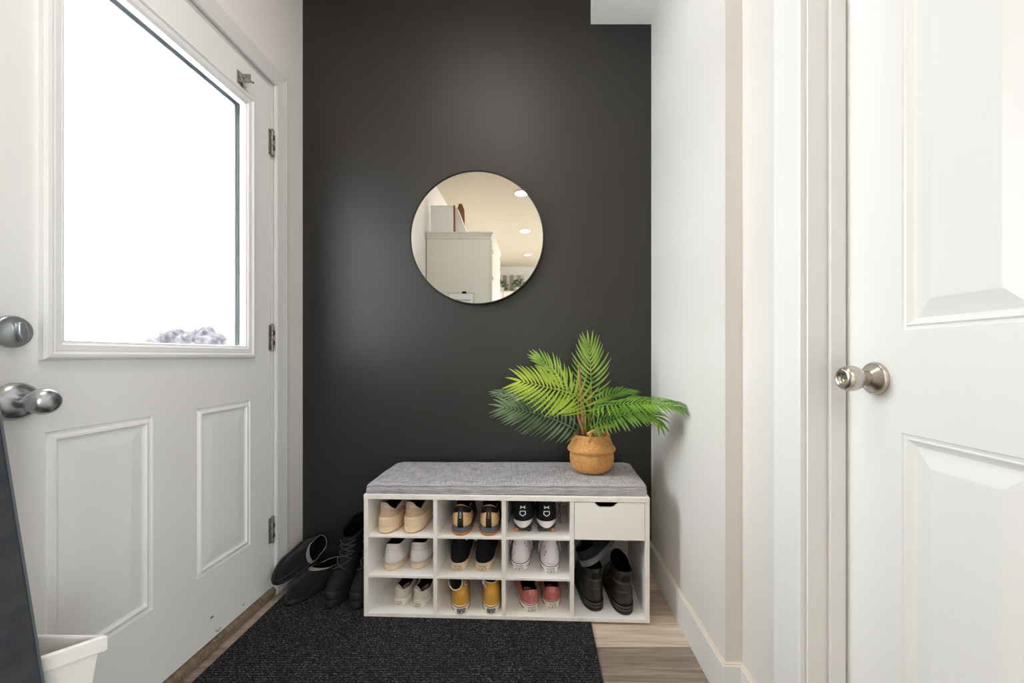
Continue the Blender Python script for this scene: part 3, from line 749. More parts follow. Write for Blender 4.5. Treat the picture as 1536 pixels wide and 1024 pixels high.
def canvas_shoe(name, label, px, py, z, rz, side, m, solem, high=True, stripe='ink', topz=.128, lean=(0, 0, 0), tab=None, dark_label=False, flat=0, sc_=1.0, lip=None, lin_='lining', group=G, notch=0, lw=.032):
    root = shoe_root(name, label, px, py, z, rz, group=group)
    L = .272 * sc_
    so = sole_surf(L, .031, .030, .97 * sc_, side=side); so.mesh(nv=12, cap0=True, cap1=True).build('sole', M[solem], root, smooth=True, angle=50)
    st = MB(); so.patch(-pi, pi, .93, .99, .0012, n=60, nv=2, mb=st); so.patch(.55, pi, .36, .42, .0010, n=30, nv=2, mb=st); so.patch(-pi, -.55, .36, .42, .0010, n=30, nv=2, mb=st)
    st.build('foxing_stripe', M[stripe], root, smooth=True)
    license_plate(so, root, dark_label, plate=solem, w=lw, h=lw * .48)
    T = topz; lx, ly, lz = lean
    if high:
        rings = [(0, .005, L - .006, .93, .028, .025, .027), (.12, .004, L - .012, .93, .045, .042, .044), (.26, .004, L - .032, .88, .063, .060, .060), (.42, .006, L * .70, .80, .080, .076, .076, lx * .1, ly * .1),
                 (.62, .010, L * .52, .70, min(.097, (T - lz) * .84), .092, .094, lx * .35, ly * .4), (.82, .010, L * .44, .66, min(T * .88, (T - lz) * .93), T * .86, T * .90, lx * .7, ly * .75), (1, .009, L * .43, .66, T - lz, T, T + .006, lx, ly)]
    else:
        rings = [(0, .005, L - .006, .93, .028, .025, .027), (.15, .004, L - .012, .93, .043, .040, .042), (.32, .003, L - .034, .90, .054, .050, .056), (.55, .003, L * .74, .84, .064, .056, .066),
                 (.8, .005, L * .58, .76, .072, .059, .074), (1, .008, L * .50, .70, T - lz, .062, .080, lx, ly)]
    nt_ = (lambda ph, v: -notch * max(0, v - .55) / .45 * math.exp(-((sin(ph) - .38) / .42) ** 2) * (cos(ph) > 0)) if notch else (lambda ph, v: 0)
    rings = [tuple(list(r[:2]) + [r[2], r[3] * sc_] + list(r[4:])) for r in rings]
    wr = lambda ph, v, u: .0016 * sin(9 * v + 3 * ph) * min(1, v * 2) * (1 - u) + nt_(ph, v)
    up = Surf(rings, PROF, .8, side, wr)
    up.mesh(nv=28).build('upper', M[m], root, smooth=True)
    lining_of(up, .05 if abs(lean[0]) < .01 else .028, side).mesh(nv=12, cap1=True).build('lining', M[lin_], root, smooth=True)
    return root, up, so

def runner(name, label, px, py, z, rz, side, mup, L=.285, W=1.1, H=.112, soleh=.034, flare=.06, solem='cream', outm=None, collar_dip=0, group=G, zside=.082):
    root = shoe_root(name, label, px, py, z, rz, group=group)
    so = sole_surf(L, soleh, .028, W, flare, side)
    so.mesh(nv=14, cap0=True, cap1=True).build('midsole', M[solem], root, smooth=True, angle=60)
    if outm: 
        ou = MB(); so.patch(-pi, pi, .10, .36, .0018, n=70, nv=5, mb=ou); ou.build('outsole', M[outm], root, smooth=True)
    rings = [(0, .007, L - .006, .93 * W, soleh - .003, soleh - .007, .025), (.15, .004, L - .010, .95 * W, soleh + .016, soleh + .010, .043), (.32, .004, L - .032, .92 * W, soleh + .034, soleh + .026, .060),
             (.55, .008, L * .74, .82 * W, soleh + .052, soleh + .036, .078), (.8, .011, L * .56, .72 * W, H - .012, zside - .006, .098), (1, .006, L * .49, .68 * W, H, zside, .112)]
    up = Surf(rings, PROF, .8, side, lambda ph, v, u: collar_dip * max(0, v - .6) * math.exp(-((ph - .9 * 1) / .5) ** 2) if collar_dip else 0)
    up.mesh(nv=28).build('upper', M[mup], root, smooth=True)
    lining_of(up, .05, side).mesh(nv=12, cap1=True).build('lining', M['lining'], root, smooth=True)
    return root, up, so

Z1, Z2, Z3 = BZ + S2[1] + .0006, BZ + S1[1] + .0006, BZ + TB + .0006        # top, middle, bottom cubby floors
# -- tan chunky trainers, top left cubby
for i, (px, py, rz, w) in enumerate(((575.5, 800.3, -3, 'nearest the left end of the bench'), (615.0, 799.8, -2, 'on the right in the top left cubby'))):
    root, up, so = runner('chunky_sneaker', 'tan chunky sneaker ' + w + ('' if i == 0 else ''), px, py, Z1, rz, 1 - 2 * i, 'beigeup', L=.28, W=1.04, H=.118, soleh=.020, flare=.02, solem='beigelow', outm=None, collar_dip=-.055, zside=.088)
    ou = MB(); so.patch(-pi, pi, .07, .17, .001, n=60, nv=3, mb=ou); ou.build('outsole', M['gum'], root, smooth=True)
    up.patch(-1.5, 1.5, .0, lambda p: .46 - .08 * cos(p * 1.6), .0034, n=36).build('heel_clip', M['beigelow'], root, smooth=True)
    up.patch(-1.7, 1.7, lambda p: .46 - .08 * cos(p * 1.6) + .005, .70, .0012, n=36).build('heel_overlay', M['beigemid'], root, smooth=True)
    up.patch(-.42, -.12, .70, .97, .0026, n=5).build('pull_tab', M['beigeup'], root, smooth=True)
    laces(up, root, M['beigeup'], .55, .9, 4)
# -- white court sneakers, middle left cubby
for i, (px, py, rz, w) in enumerate(((584.5, 856.3, -2, 'on the left in the middle cubby of the left column'), (623.5, 853.8, -2, 'on the right, directly under the tan sneakers'))):
    root, up, so = runner('court_sneaker', 'white leather sneaker, ' + w, px, py, Z2, rz, 1 - 2 * i, 'whiteleather', L=.275, W=1.0, H=.101, soleh=.021, flare=.03, solem='dirtysole', zside=.086)
    up.zf = lambda ph, v, u: -.022 * max(0, v - .75) * 4 * sin(atan2(sin(ph), cos(ph)) * 2.6) ** 2 * (1 if cos(ph) > .27 else 0)
    up.patch(-1.6, 1.6, .05, .55, .0016, n=36).build('heel_counter', M['whiteleather'], root, smooth=True)
    up.patch(-1.4, 1.4, .60, .74, .0016, n=36, nv=4).build('heel_band', M['whiteleather'], root, smooth=True)
    laces(up, root, M['whiteleather'], .55, .92, 4)
# -- off-white canvas low tops, bottom left cubby
for i, (px, py, rz, w) in enumerate(((598.3, 909.6, -2, 'left one of the pair in the bottom left cubby'), (626.5, 913.2, -5, 'turned slightly right in the bottom left cubby'))):
    root, up, so = canvas_shoe('low_top_sneaker', 'off-white canvas low top, ' + w, px, py, Z3, rz, 1 - 2 * i, 'offwhite', 'offsole', high=False, stripe='offwhite', topz=.078, lean=(.004, .012, .004), sc_=.90, notch=.026, lw=.024)
    up.patch(-.16, .16, .45, .78, .0018, n=6).build('heel_tab', M['offwhite'], root, smooth=True)
    laces(up, root, M['offwhite'], .5, .95, 4)
# -- black and gold running shoes, top of second column
for i, (px, py, rz, w) in enumerate(((690.3, 803.0, 3, 'left of its pair, second cubby of the top row'), (733.0, 803.4, 3, 'right of its pair, against the cubby divider'))):
    root, up, so = runner('running_shoe', 'black and gold running shoe, ' + w, px, py, Z1, rz, 1 - 2 * i, 'blackfab', L=.28, W=.95, H=.114, soleh=.028, flare=.06, solem='greymid', outm='gumo', zside=.084)
    sh_ = lambda p: .60 - .22 * (p / 1.35) ** 2
    hc = up.patch(-1.35, 1.35, .03, sh_, .0022, n=36).build('heel_shell', M['gold'], root, smooth=True)
    up.patch(-.16, .16, .02, .93, .0034, n=6, nv=12).build('heel_strip', M['ink'], root, smooth=True)
    mb = MB(); up.decal(*text2d('ASICS', .0062, pi / 2 if False else -pi / 2), .48, .0042, mb); mb.build('strip_lettering', M['white'] if i == 0 else M['goldline'], root, fix=False)
    sw = MB(); sp_ = [(.0045 * (1 - .09 * t) * cos(t * .8 + 1), .0060 * (1 - .09 * t) * sin(t * .8 + 1)) for t in range(10)]
    up.decal(*band2d([(x, y) for x, y in sp_], .0014), .30, .0034, sw, ph0=(-.80 if i == 0 else .80)); sw.build('swirl_mark', M['ink'], root, fix=False)
    for sg in (1, -1):
        ed = MB(); up.decal(*band2d([(sg * .002, .012), (sg * .010, .006), (sg * .004, -.004), (sg * -.003, -.012)], .004), .62, .003, ed, ph0=sg * 1.25)
        ed.build('side_overlay', M['cream'], root, fix=False)
    up.patch(-1.9, 1.9, .955, 1.0, .0022, n=40, nv=3).build('collar_trim', M['goldline'], root, smooth=True)
    laces(up, root, M['goldline'], .5, .9, 4)
# -- black canvas high tops, middle of second column
for i, (px, py, rz, w) in enumerate(((686.7, 857.2, 3, 'left of its pair in the middle row'), (723.3, 857.4, -2, 'right of its pair in the middle row'))):
    root, up, so = canvas_shoe('high_top_sneaker', 'black canvas high top with cream sole, ' + w, px, py, Z2, rz, 1 - 2 * i, 'blackcanvas', 'cream', topz=.128, stripe='cream')
    sg = 1 if i == 0 else -1
    lb = MB(); lb.tube([up.pt(sg * 1.15, .95) + up.nrm(sg * 1.15, .95) * .003, up.pt(sg * 1.1, .85) + up.nrm(sg * 1.1, .85) * .004, up.pt(sg * .98, .72) + up.nrm(sg * .98, .72) * .004], [.0035, .003, .0025], 8)
    lb.build('lace_end', M['white'], root, smooth=True)
    laces(up, root, M['white'], .35, .95, 5)
# -- mustard high tops, bottom of second column
for i, (px, py, rz, w) in enumerate(((692.0, 922.0, 13, 'slumped open, left in its cubby'), (736.5, 922.0, 3, 'standing upright beside its slumped mate'))):
    root, up, so = canvas_shoe('high_top_sneaker', 'mustard canvas high top with black heel label, ' + w, px, py, Z3, rz, 1 - 2 * i, 'mustard', 'creamrub', topz=(.120 if i == 0 else .116), stripe='ink', dark_label=True, sc_=(.93 if i == 0 else .96),
        lean=((-.020, .000, .030) if i == 0 else (-.004, .006, .004)), lin_=('greylining' if i == 0 else 'lining'))
    up.patch(-pi, pi, .965, 1.0, .0024, n=60, nv=3).build('collar_binding', M['creamrub'], root, smooth=True)
    an = MB(); ph0 = (1.15 if i == 0 else -.80)
    k_ = 24; disc = [(0, 0)] + [(.0135 * cos(2 * pi * q / k_), .0135 * sin(2 * pi * q / k_)) for q in range(k_)]
    up.decal(disc, [(0, 1 + q, 1 + (q + 1) % k_) for q in range(k_)], .66, .0022, an, ph0=ph0); an.build('ankle_patch', M['white'], root, fix=False)
    a2 = MB(); up.decal(*star2d(.0065), .66, .0032, a2, ph0=ph0); up.decal(*band2d([(.011 * cos(2 * pi * q / 24), .011 * sin(2 * pi * q / 24)) for q in range(24)], .0011, True), .66, .0030, a2, ph0=ph0)
    a2.build('ankle_star', M['ink'], root, fix=False)
    if i == 1:
        lb = MB(); lb.tube([up.pt(-.80, v) + up.nrm(-.80, v) * .006 for v in (1., .92, .84, .76)], [.003, .0035, .003, .002], 8); lb.build('lace_end', M['creamrub'], root, smooth=True)
    laces(up, root, M['creamrub'], .35, .95, 5)
# -- black cleats, top of third column
for i, (px, py, rz, w) in enumerate(((784.0, 798.8, 0, 'left of its pair in the top row'), (820.0, 799.2, 0, 'right of its pair in the top row'))):
    root, up, so = runner('baseball_cleat', 'black cleat with white heel logo, ' + w, px, py, Z1 + .0005, rz, 1 - 2 * i, 'blackfab', L=.28, W=1.08, H=.126, soleh=.034, flare=.0, solem='whiterub', zside=.112)
    # plate with studs; the white midsole stands on it
    for ch in list(root.children):
        if ch.name.startswith('midsole'): bpy.data.objects.remove(ch)
    ms = Surf([(0, .004, .278, 1.0, .023, .018, .018), (.5, 0, .28, 1.01, .030, .023, .023), (1, .003, .277, 1.0, .042, .032, .030)], PROF, .8, 1 - 2 * i, lambda ph, v, u: (1 - v) * ((-.009 * math.exp(-(sin(ph) * 2.6) ** 2) + .003) if cos(ph) > 0 else 0))
    ms.mesh(nv=10, cap0=True, cap1=True).build('midsole', M['whiterub'], root, smooth=True, angle=60)
    pl = Surf([(0, .012, .268, .84, .006, .006, .009), (.5, .006, .274, .98, .010, .010, .012), (1, .007, .274, .98, .028, .020, .020)], PROF, .8, 1 - 2 * i, lambda ph, v, u: .0025 * sin(ph * 9) * (1 - v))
    pl.mesh(nv=6, cap0=True, cap1=True).build('sole_plate', M['greycleat'], root, smooth=True, angle=50)
    for q, (x, y) in enumerate(((-.024, .020), (.024, .020), (-.026, .075), (.026, .075), (-.030, .18), (.030, .18), (-.02, .24), (.02, .24))):
        m_ = 'browncleat' if (q == 0 and i == 0) or (q == 1 and i == 1) else 'greycleat'
        MB().lathe([(.007, 0), (.009, .003), (.011, .012)], 10, Matrix.Translation((x, y, 0))).build('stud', M[m_], root)
    lg = MB()
    for sg in (1, -1):   # two facing arcs that cross
        arc = [(-.0085 + .017 * t / 12, sg * (.0046 - .0056 * (1 - ((t - 6) / 6) ** 2))) for t in range(13)]
        up.decal(*band2d(arc, [.0040 - .0024 * (1 - abs(t - 6) / 6) for t in range(13)]), .62, .0026, lg)
    hp = [(-.0085, .0065), (-.0085, -.004), (0, -.0105), (.0085, -.004), (.0085, .0065)]
    hp2 = []
    for q in range(5):
        a, b = hp[q], hp[(q + 1) % 5]
        for t in range(6): hp2.append((a[0] + (b[0] - a[0]) * t / 6, a[1] + (b[1] - a[1]) * t / 6))
    up.decal([(x, y - .021) for x, y in band2d(hp2, .0026, True)[0]], band2d(hp2, .0026, True)[1], .62, .0026, lg)
    lg.build('heel_logo', M['white'], root, fix=False)
    sl = MB(); rr = random.Random(i)
    for q in range(2):
        b_ = Vector(((-1 if i == 0 else 1) * (.047 + .006 * q), .03 + .02 * q, .11)); sl.tube([b_ + Vector((rr.uniform(-.003, .003), -.004 * t, -.014 * t)) for t in range(6 + q)], .0014, 6)
    sl.build('laces', M['ink'], root, smooth=True)
# -- white flowered high tops, middle of third column
for i, (px, py, rz, w) in enumerate(((779.0, 856.8, -3, 'on the left, set further back in its cubby'), (826.5, 861.6, 2, 'on the right at the front edge of its cubby'))):
    root, up, so = canvas_shoe('high_top_sneaker', 'white flower print high top, ' + w, px, py, Z2, rz, 1 - 2 * i, 'floral', 'whiterub', topz=.126, stripe='ink')
    fb = [MB(), MB()]; rr = random.Random(11 + i)
    for q in range(26):
        v = rr.uniform(.12, .92); ph0 = rr.choice((-1, 1)) * rr.uniform(.35, 2.2); s = rr.uniform(.0035, .0055); a = rr.uniform(-.4, .4)
        el = [(0, 0)] + [(s * .55 * cos(t * pi / 5) + a * s * sin(t * pi / 5), s * sin(t * pi / 5)) for t in range(10)]
        up.decal(el, [(0, 1 + t, 1 + (t + 1) % 10) for t in range(10)], v, .0016, fb[q % 3 == 0], ph0=ph0)
    fb[0].build('petal_print', M['petal'], root, fix=False); fb[1].build('petal_print', M['petal2'], root, fix=False)
    up.patch(-.16, .16, .05, 1, .0014, n=6, nv=14).build('heel_strip', M['floral'], root, smooth=True)
    lc = MB()
    for sg in (-1, 1): lc.tube([up.pt(sg * 1.9, .75) + Vector((sg * .006, 0, 0)), up.pt(sg * 1.6, .6) + Vector((sg * .010, -.006, -.006)), up.pt(sg * 1.4, .35) + Vector((sg * .010, -.008, 0)), up.pt(sg * 1.3, .12) + Vector((sg * .007, -.004, 0))], .0016, 6)
    lc.build('lace_end', M['white'], root, smooth=True); laces(up, root, M['white'], .35, .95, 5)
# -- pink low tops, bottom of third column
for i, (px, py, rz, w) in enumerate(((798.0, 919.2, 12, 'toe turned left, in front of its mate'), (828.5, 914.3, 2, 'straight in its cubby, on the right'))):
    root, up, so = canvas_shoe('low_top_sneaker', 'dusty pink canvas low top, ' + w, px, py, Z3, rz, 1 - 2 * i, 'pink', 'creamrub', high=False, topz=.082, sc_=.98, stripe='ink')
    up.patch(-.22, .22, .58, 1.0, .0022, n=6).build('pull_tab', M['pinktab'], root, smooth=True)
    up.patch(-.02, .02, .04, .58, .0012, n=2, nv=10).build('heel_seam', M['pinktab'], root, smooth=True)
    up.patch(-1.3, 1.3, .48, .50, .0008, n=30, nv=2).build('stitching', M['pinktab'], root, smooth=True)
    laces(up, root, M['creamrub'], .45, .95, 4)
# -- black leather ankle boots under the drawer
for i, (px, py, rz, w) in enumerate(((895.3, 917.4, 8, 'on the left beneath the tilted clog'), (939.6, 923.0, 3, 'on the right, open at the top'))):
    root = shoe_root('ankle_boot', 'black leather ankle boot with webbing heel tab, ' + w, px, py, Z3, rz, group='ankle boots under the drawer')
    side = 1 - 2 * i; L = .285
    so = sole_surf(L, .034, .028, 1.04, .03, side); so.mesh(nv=12, cap0=True, cap1=True).build('sole', M['blackrubber'], root, smooth=True, angle=50)
    rb = MB(); so.patch(-.8, .8, .80, .88, .0012, n=20, nv=2, mb=rb); so.patch(-.8, .8, .50, .56, .0012, n=20, nv=2, mb=rb); rb.build('sole_ridge', M['clogsole'], root, smooth=True)
    up = Surf([(0, .006, L - .008, .96, .030, .026, .024), (.14, .003, L - .012, .98, .055, .048, .048), (.3, .003, L - .034, .95, .080, .066, .066), (.5, .008, L * .72, .86, .108, .094, .090),
               (.75, .010, L * .55, .80, .134, .126, .135), (.92, .004, L * .52, .84, .154, .146, .166), (1, .006, L * .51, .82, .158, .154, .178)], PROF, .8, side, lambda ph, v, u: .0018 * sin(v * 30) * (1 - u) * (v > .3))
    up.mesh(nv=34).build('upper', M['blackleather'], root, smooth=True)
    lining_of(up, .08, side).mesh(nv=12, cap1=True).build('lining', M['lining'], root, smooth=True)
    up.patch(-.30, .30, .60, .80, .0036, n=6).build('heel_tab', M['blackfab'], root, smooth=True)
    s_ = MB()
    for v in (.50, .54, .58): up.patch(-1.2, 1.2, v, v + .008, .0011, n=30, nv=2, mb=s_)
    s_.build('stitching', mat('tan_thread', (110, 92, 66), .7) if i == 0 else bpy.data.materials['tan_thread'], root, smooth=True)
    up.patch(-1.4, 1.4, .02, .34, .0016, n=30).build('heel_counter', M['blackleather'], root, smooth=True)
    laces(up, root, M['ink'], .45, .95, 5, r=.0022)

def slipper_parts(root, side, mup, msole, L=.265, braid=True, trimm='braid', linm='lining', top=.082, back=.070):
    so = sole_surf(L, .024, .022, 1.06, .02, side); so.mesh(nv=10, cap0=True, cap1=True).build('sole', M[msole], root, smooth=True, angle=55)
    so.patch(-pi, pi, .80, .90, .0012, n=60, nv=2).build('welt', M[msole], root, smooth=True)
    up = Surf([(0, .006, L - .007, .98, .021, .019, .019), (.15, .002, L - .008, 1.02, .036, .034, .038), (.32, .001, L - .022, 1.02, .050, .050, .056), (.55, .002, L - .058, .97, .060, .062, .071),
               (.8, .003, L * .64, .90, back - .003, .070, .082), (1, .005, L * .52, .84, back, top - .010, top + .006)], PROF, .8, side)
    up.mesh(nv=24).build('upper', M[mup], root, smooth=True)
    lining_of(up, .055, side).mesh(nv=12, cap1=True).build('lining', M[linm], root, smooth=True)
    if braid:
        up.patch(-pi, pi, .885, .99, .0016, n=70, nv=3).build('trim_band', M[mup], root, smooth=True)
        bt = MB()
        for v_ in (.890, .978): up.patch(-pi, pi, v_, v_ + .010, .0028, n=70, nv=1, mb=bt)
        for q in range(64):
            p_ = -pi + 2 * pi * q / 64; up.patch(p_, p_ + .055, .918, .958, .0030, n=2, nv=1, mb=bt)
        bt.build('braided_trim', M['slat'], root)
    sm = MB(); sm.tube([up.pt(pi, v) + up.nrm(pi, v) * .0008 for v in [.02 + .7 * q / 14 for q in range(15)]], .0011, 6); sm.build('toe_seam', M['lace'], root, smooth=True)
    return up, so
# tilted clog resting on the boots
cg = thing('clog', 'black clog with thick grey sole, tilted on top of the ankle boots', 'shoe', P(878, 851, 1.500), rot=Euler((R(8), R(-20), R(-38)), 'XYZ'))
_up, _so = slipper_parts(cg, 1, 'blackfab', 'clogsole', L=.225, braid=False, back=.046, top=.066)
MB().tube([_up.pt(p_, .90) + _up.nrm(p_, .90) * .003 for p_ in (-2.0, -1.75, -1.5, -1.25)], .003, 8).build('strap', M['lace'], cg, smooth=True)

# ------------------------------------------------------------------ boots and slippers on the left
for i, (px, py, rz, zo, w) in enumerate(((490, 914, 175, RUGZ + .0006, 'between the slippers and its mate'), (532, 916, 178, RUGZ + .0006, 'half hidden behind the end of the bench'))):
    p = onz(px, py, zo); L = .29; a = R(rz)
    root = thing('winter_boot', 'tall black lace-up winter boot ' + w, 'boot', (p.x + sin(a) * L, p.y - cos(a) * L * 1, zo), a, 'winter boots left of the bench')
    side = -1 if i == 0 else 1
    so = sole_surf(L, .034, .034, 1.09, .03, side); so.mesh(nv=12, cap0=True, cap1=True).build('sole', M['blackrubber'], root, smooth=True, angle=50)
    rb = MB(); so.patch(-pi, pi, .55, .62, .0018, n=60, nv=2, mb=rb); so.patch(-pi, pi, .86, .93, .0018, n=60, nv=2, mb=rb); rb.build('sole_ridge', M['blackrubber'], root, smooth=True)
    h = 1.0 if i == 0 else 1.10
    up = Surf([(0, .004, L - .006, 1.13, .030, .028, .032), (.12, .0, L - .008, 1.14, .060, .052, .058), (.25, .0, L - .030, 1.11, .088, .076, .082), (.38, .0, L * .76, 1.03, .115, .106, .104), (.52, .0, L * .62, 1.0, .150, .142, .136),
               (.75, .0, L * .55, 1.0, .205 * h, .196 * h, .182 * h), (.92, -.002, L * .54, 1.04, .250 * h, .232 * h, .208 * h), (1, .0, L * .53, 1.0, .262 * h, .240 * h, .214 * h)], PROF, .8, side, lambda ph, v, u: .002 * sin(v * 34 + ph) * (v > .35))
    up.mesh(nv=40).build('upper', M['bootnylon'], root, smooth=True)
    lining_of(up, .12, side).mesh(nv=14, cap1=True).build('lining', M['lining'], root, smooth=True)
    up.patch(pi - 1.3, pi + 1.3, .01, lambda p_: .14 - .05 * abs(p_ - pi), .0022, n=30).build('toe_cap', M['blackrubber'], root, smooth=True)
    up.patch(-pi, pi, .90, .99, .003, n=60, nv=4).build('padded_collar', M['bootnylon'], root, smooth=True)
    up.patch(pi - .35, pi + .35, .42, 1.0, .004, n=10, nv=12).build('tongue', M['bootnylon'], root, smooth=True)
    laces(up, root, M['lace'], .38, .86, 4, r=.0019, half=.62, off=.006)
Ls = .265
p = onz(429, 910, RUGZ + .0006); a = R(180 - 20)
r1 = thing('slipper', 'black suede slipper with braided trim, flat on the mat edge', 'slipper', (p.x + sin(a) * Ls, p.y - cos(a) * Ls, RUGZ + .0006), a, 'slippers by the entry door')
slipper_parts(r1, 1, 'blacksuede', 'blackrubber')
# second slipper: rolled on its side, sole against the door and casing
r2 = thing('slipper', 'black suede slipper rolled on its side against the door casing', 'slipper', (0, 0, 0), 0, 'slippers by the entry door')
ydir = Vector((-.09, -1, -.15)).normalized()         # heel -> toe
zdir = Vector((.95, 0, .30)); zdir = (zdir - ydir * zdir.dot(ydir)).normalized(); xdir = ydir.cross(zdir)
rot = Matrix((xdir, ydir, zdir)).transposed()
r2.rotation_euler = rot.to_euler(); r2.location = (-1.026, 1.846, .128)
slipper_parts(r2, -1, 'blacksuede', 'blackrubber')

# ------------------------------------------------------------------ potted palm
CT = BZ + BH + .0462
pc = onz(887, 701, CT); pc.y = 1.655; pc.x = (887 - CX) / F * 1.655
palm = thing('potted_palm', 'artificial palm in a woven seagrass basket on the right end of the cushion', 'plant', (pc.x, pc.y, CT))
def loc(v): return Vector(v) - Vector((pc.x, pc.y, CT))
wob = lambda t, h: 1 + .012 * sin(2 * pi * t * 3 + h * 40) + .008 * sin(2 * pi * t * 5 + 2)
bp = [(.0, .001), (.066, .001), (.078, .008), (.086, .024), (.090, .050), (.0895, .068), (.0875, .074), (.089, .079), (.0965, .086), (.0985, .091), (.096, .097), (.088, .108), (.081, .122), (.0755, .138), (.074, .149), (.0725, .151), (.071, .149), (.072, .138), (.078, .120), (.082, .105)]
bk = MB().lathe(bp, 72, wob=wob).build('basket', M['basket'], palm, smooth=True)
MB().lathe([(0, .112), (.078, .112)], 40).build('basket_filler', M['soil'], palm)
# handle: two uprights and a braided bar
hA, hB = loc(P(884.5, 662, 1.582)), loc(P(911, 652, 1.600)); hd = MB()
for s, e_, b in ((hA, loc(P(885.5, 649, 1.582)), 0), (hB, loc(P(909.5, 643.5, 1.600)), 1)):
    for q in (-.0025, .0025): hd.tube([s + Vector((q, 0, -.006)), s.lerp(e_, .5) + Vector((q * .6, -.003, 0)), e_ + Vector((q, 0, 0))], .0034, 8)
c0, c1 = loc(P(881, 651, 1.580)), loc(P(923, 638.5, 1.606))
for k in range(3):
    pts = []
    for t in range(25):
        u = t / 24; q = c0.lerp(c1, u) + Vector((0, 0, .008 * sin(pi * u))); w = u * 20 + k * 2 * pi / 3
        pts.append(q + Vector((.0, .0036 * cos(w), .0036 * sin(w * 1))))
    hd.tube(pts, .0036, 7)
hd.build('basket_handle', M['braidtan'], bk, smooth=True)

LX, LY = XR - .004, YB - .006
def frond(path, m, n, Lmax, nrm, droop=.25, ang0=62, ang1=22, width=.009, up_k=1.0, dn_k=1.0, t0=.12, seed=0, shape=None, stemr=.0032, curl=.42):
    rr = random.Random(seed); keys = []
    pts = [P(*q) for q in path]; acc = 0
    for i, q in enumerate(pts):
        if i: acc += (q - pts[i - 1]).length
        keys.append((acc, q.x, q.y, q.z))
    T = acc; pos = lambda t: Vector(herm(keys, t * T))
    mb = MB(); N = 26
    def clampv(q): return Vector((min(q.x, LX), min(q.y, LY), q.z))
    mb.tube([loc(clampv(pos(i / N))) for i in range(N + 1)], [stemr * (1 - .75 * i / N) for i in range(N + 1)], 6)
    nb = Vector(nrm).normalized()
    for i in range(n):
        t = t0 + (1 - t0) * (i / (n - 1)) ** .92
        p0 = pos(t); tan = (pos(min(t + .02, 1)) - pos(max(t - .02, 0))).normalized()
        nn = (nb - tan * nb.dot(tan)).normalized(); sd = tan.cross(nn)
        s = (t - t0) / (1 - t0)
        base = shape(s) if shape else (.42 + .58 * sin(pi * min(1, .12 + s * .80)) ** .8)
        for sg in (1, -1):
            ln = Lmax * base * rr.uniform(.90, 1.06) * (up_k if sg == 1 else dn_k)
            if i == n - 1 and sg == 1: a = R(6)
            else: a = R(ang0 + (ang1 - ang0) * s + rr.uniform(-4, 4))
            d = (tan * cos(a) + sd * sg * sin(a)).normalized()
            lift = nn * rr.uniform(.02, .14)
            d = (d + lift).normalized(); w = width * (.75 + .25 * base) * rr.uniform(.9, 1.1)
            rows = []; K = 7; q = p0.copy(); dd = d.copy(); lo = []
            for k in range(K + 1):
                u = k / K
                ww = w * (.35 + .65 * min(1, u * 4)) * (1 - max(0, u - .35) ** 1.7 * 1.92) / 2
                ww = max(ww, .0003)
                cr = dd.cross(nn); cr = cr.normalized() if cr.length > 1e-6 else sd
                fn = cr.cross(dd).normalized()
                rows.append([loc(clampv(q - cr * ww)), loc(clampv(q - fn * ww * .35)), loc(clampv(q + cr * ww))])
                dd = (dd + Vector((0, 0, -1)) * droop * (u + .15) / K * 2 + tan * curl / K).normalized()
                q = q + dd * ln / K
            mb.grid(rows)
    return mb.build('frond', m, palm, smooth=True, fix=False)
frond([(880, 648, 1.665), (886, 605, 1.675), (886.5, 565, 1.69), (884.5, 530, 1.70), (883, 520, 1.70)], M['leaf2'], 14, .122, (0.05, -1, .1), droop=.02, ang0=84, ang1=22, t0=.34, seed=1, curl=.75, width=.0108)
frond([(878, 650, 1.625), (876, 610, 1.57), (858, 590, 1.54), (830, 583, 1.515), (802, 576, 1.495), (782, 571.5, 1.485)], M['leaf1'], 20, .118, (-.1, -1, .35), droop=.20, ang0=98, ang1=40, t0=.26, seed=2, curl=.6, up_k=.95, dn_k=1.12, width=.0108)
frond([(873, 640, 1.69), (856, 590, 1.73), (830, 555, 1.765), (808, 538, 1.785)], M['leaf2'], 14, .095, (0.1, -1, .1), droop=.05, ang0=55, ang1=20, t0=.35, seed=3)
frond([(874, 655, 1.64), (861, 643, 1.615), (818, 624, 1.585), (779, 614.5, 1.56), (757, 610.5, 1.55)], M['leaf3'], 20, .105, (-.1, -1, .45), droop=.26, ang0=88, ang1=34, t0=.12, seed=4, curl=.6, width=.0108, dn_k=1.12)
frond([(872, 645, 1.685), (842, 612, 1.72), (795, 594, 1.755), (748, 589, 1.78)], M['leaf3'], 14, .080, (-.1, -.7, .7), droop=.30, ang0=55, ang1=22, t0=.3, seed=5)
frond([(882, 648, 1.625), (889, 612, 1.58), (921, 606.5, 1.52), (968, 604, 1.465), (1005, 606.5, 1.42), (1018, 612, 1.405)], M['leaf4'], 25, .095, (.25, -.55, .80), droop=.62, ang0=84, ang1=34, t0=.18, seed=6, width=.0108)
frond([(881, 652, 1.615), (895, 635, 1.575), (921, 626, 1.53), (957, 619, 1.485), (982, 624, 1.455), (989, 634, 1.45)], M['leaf4'], 22, .088, (.15, -.65, .72), droop=.66, ang0=84, ang1=34, t0=.12, seed=7, width=.0108)
frond([(884, 640, 1.69), (900, 600, 1.73), (926, 588, 1.765), (950, 587, 1.785)], M['leaf4'], 14, .060, (.1, -.7, .7), droop=.25, ang0=55, ang1=22, t0=.3, seed=8)
def stem(path, r0, r1, flat=.0):
    pts = [loc(P(*q)) for q in path]; n = len(pts)
    MB().tube(pts, [r0 + (r1 - r0) * i / (n - 1) for i in range(n)], 9).build('stem', M['stem'], palm, smooth=True)
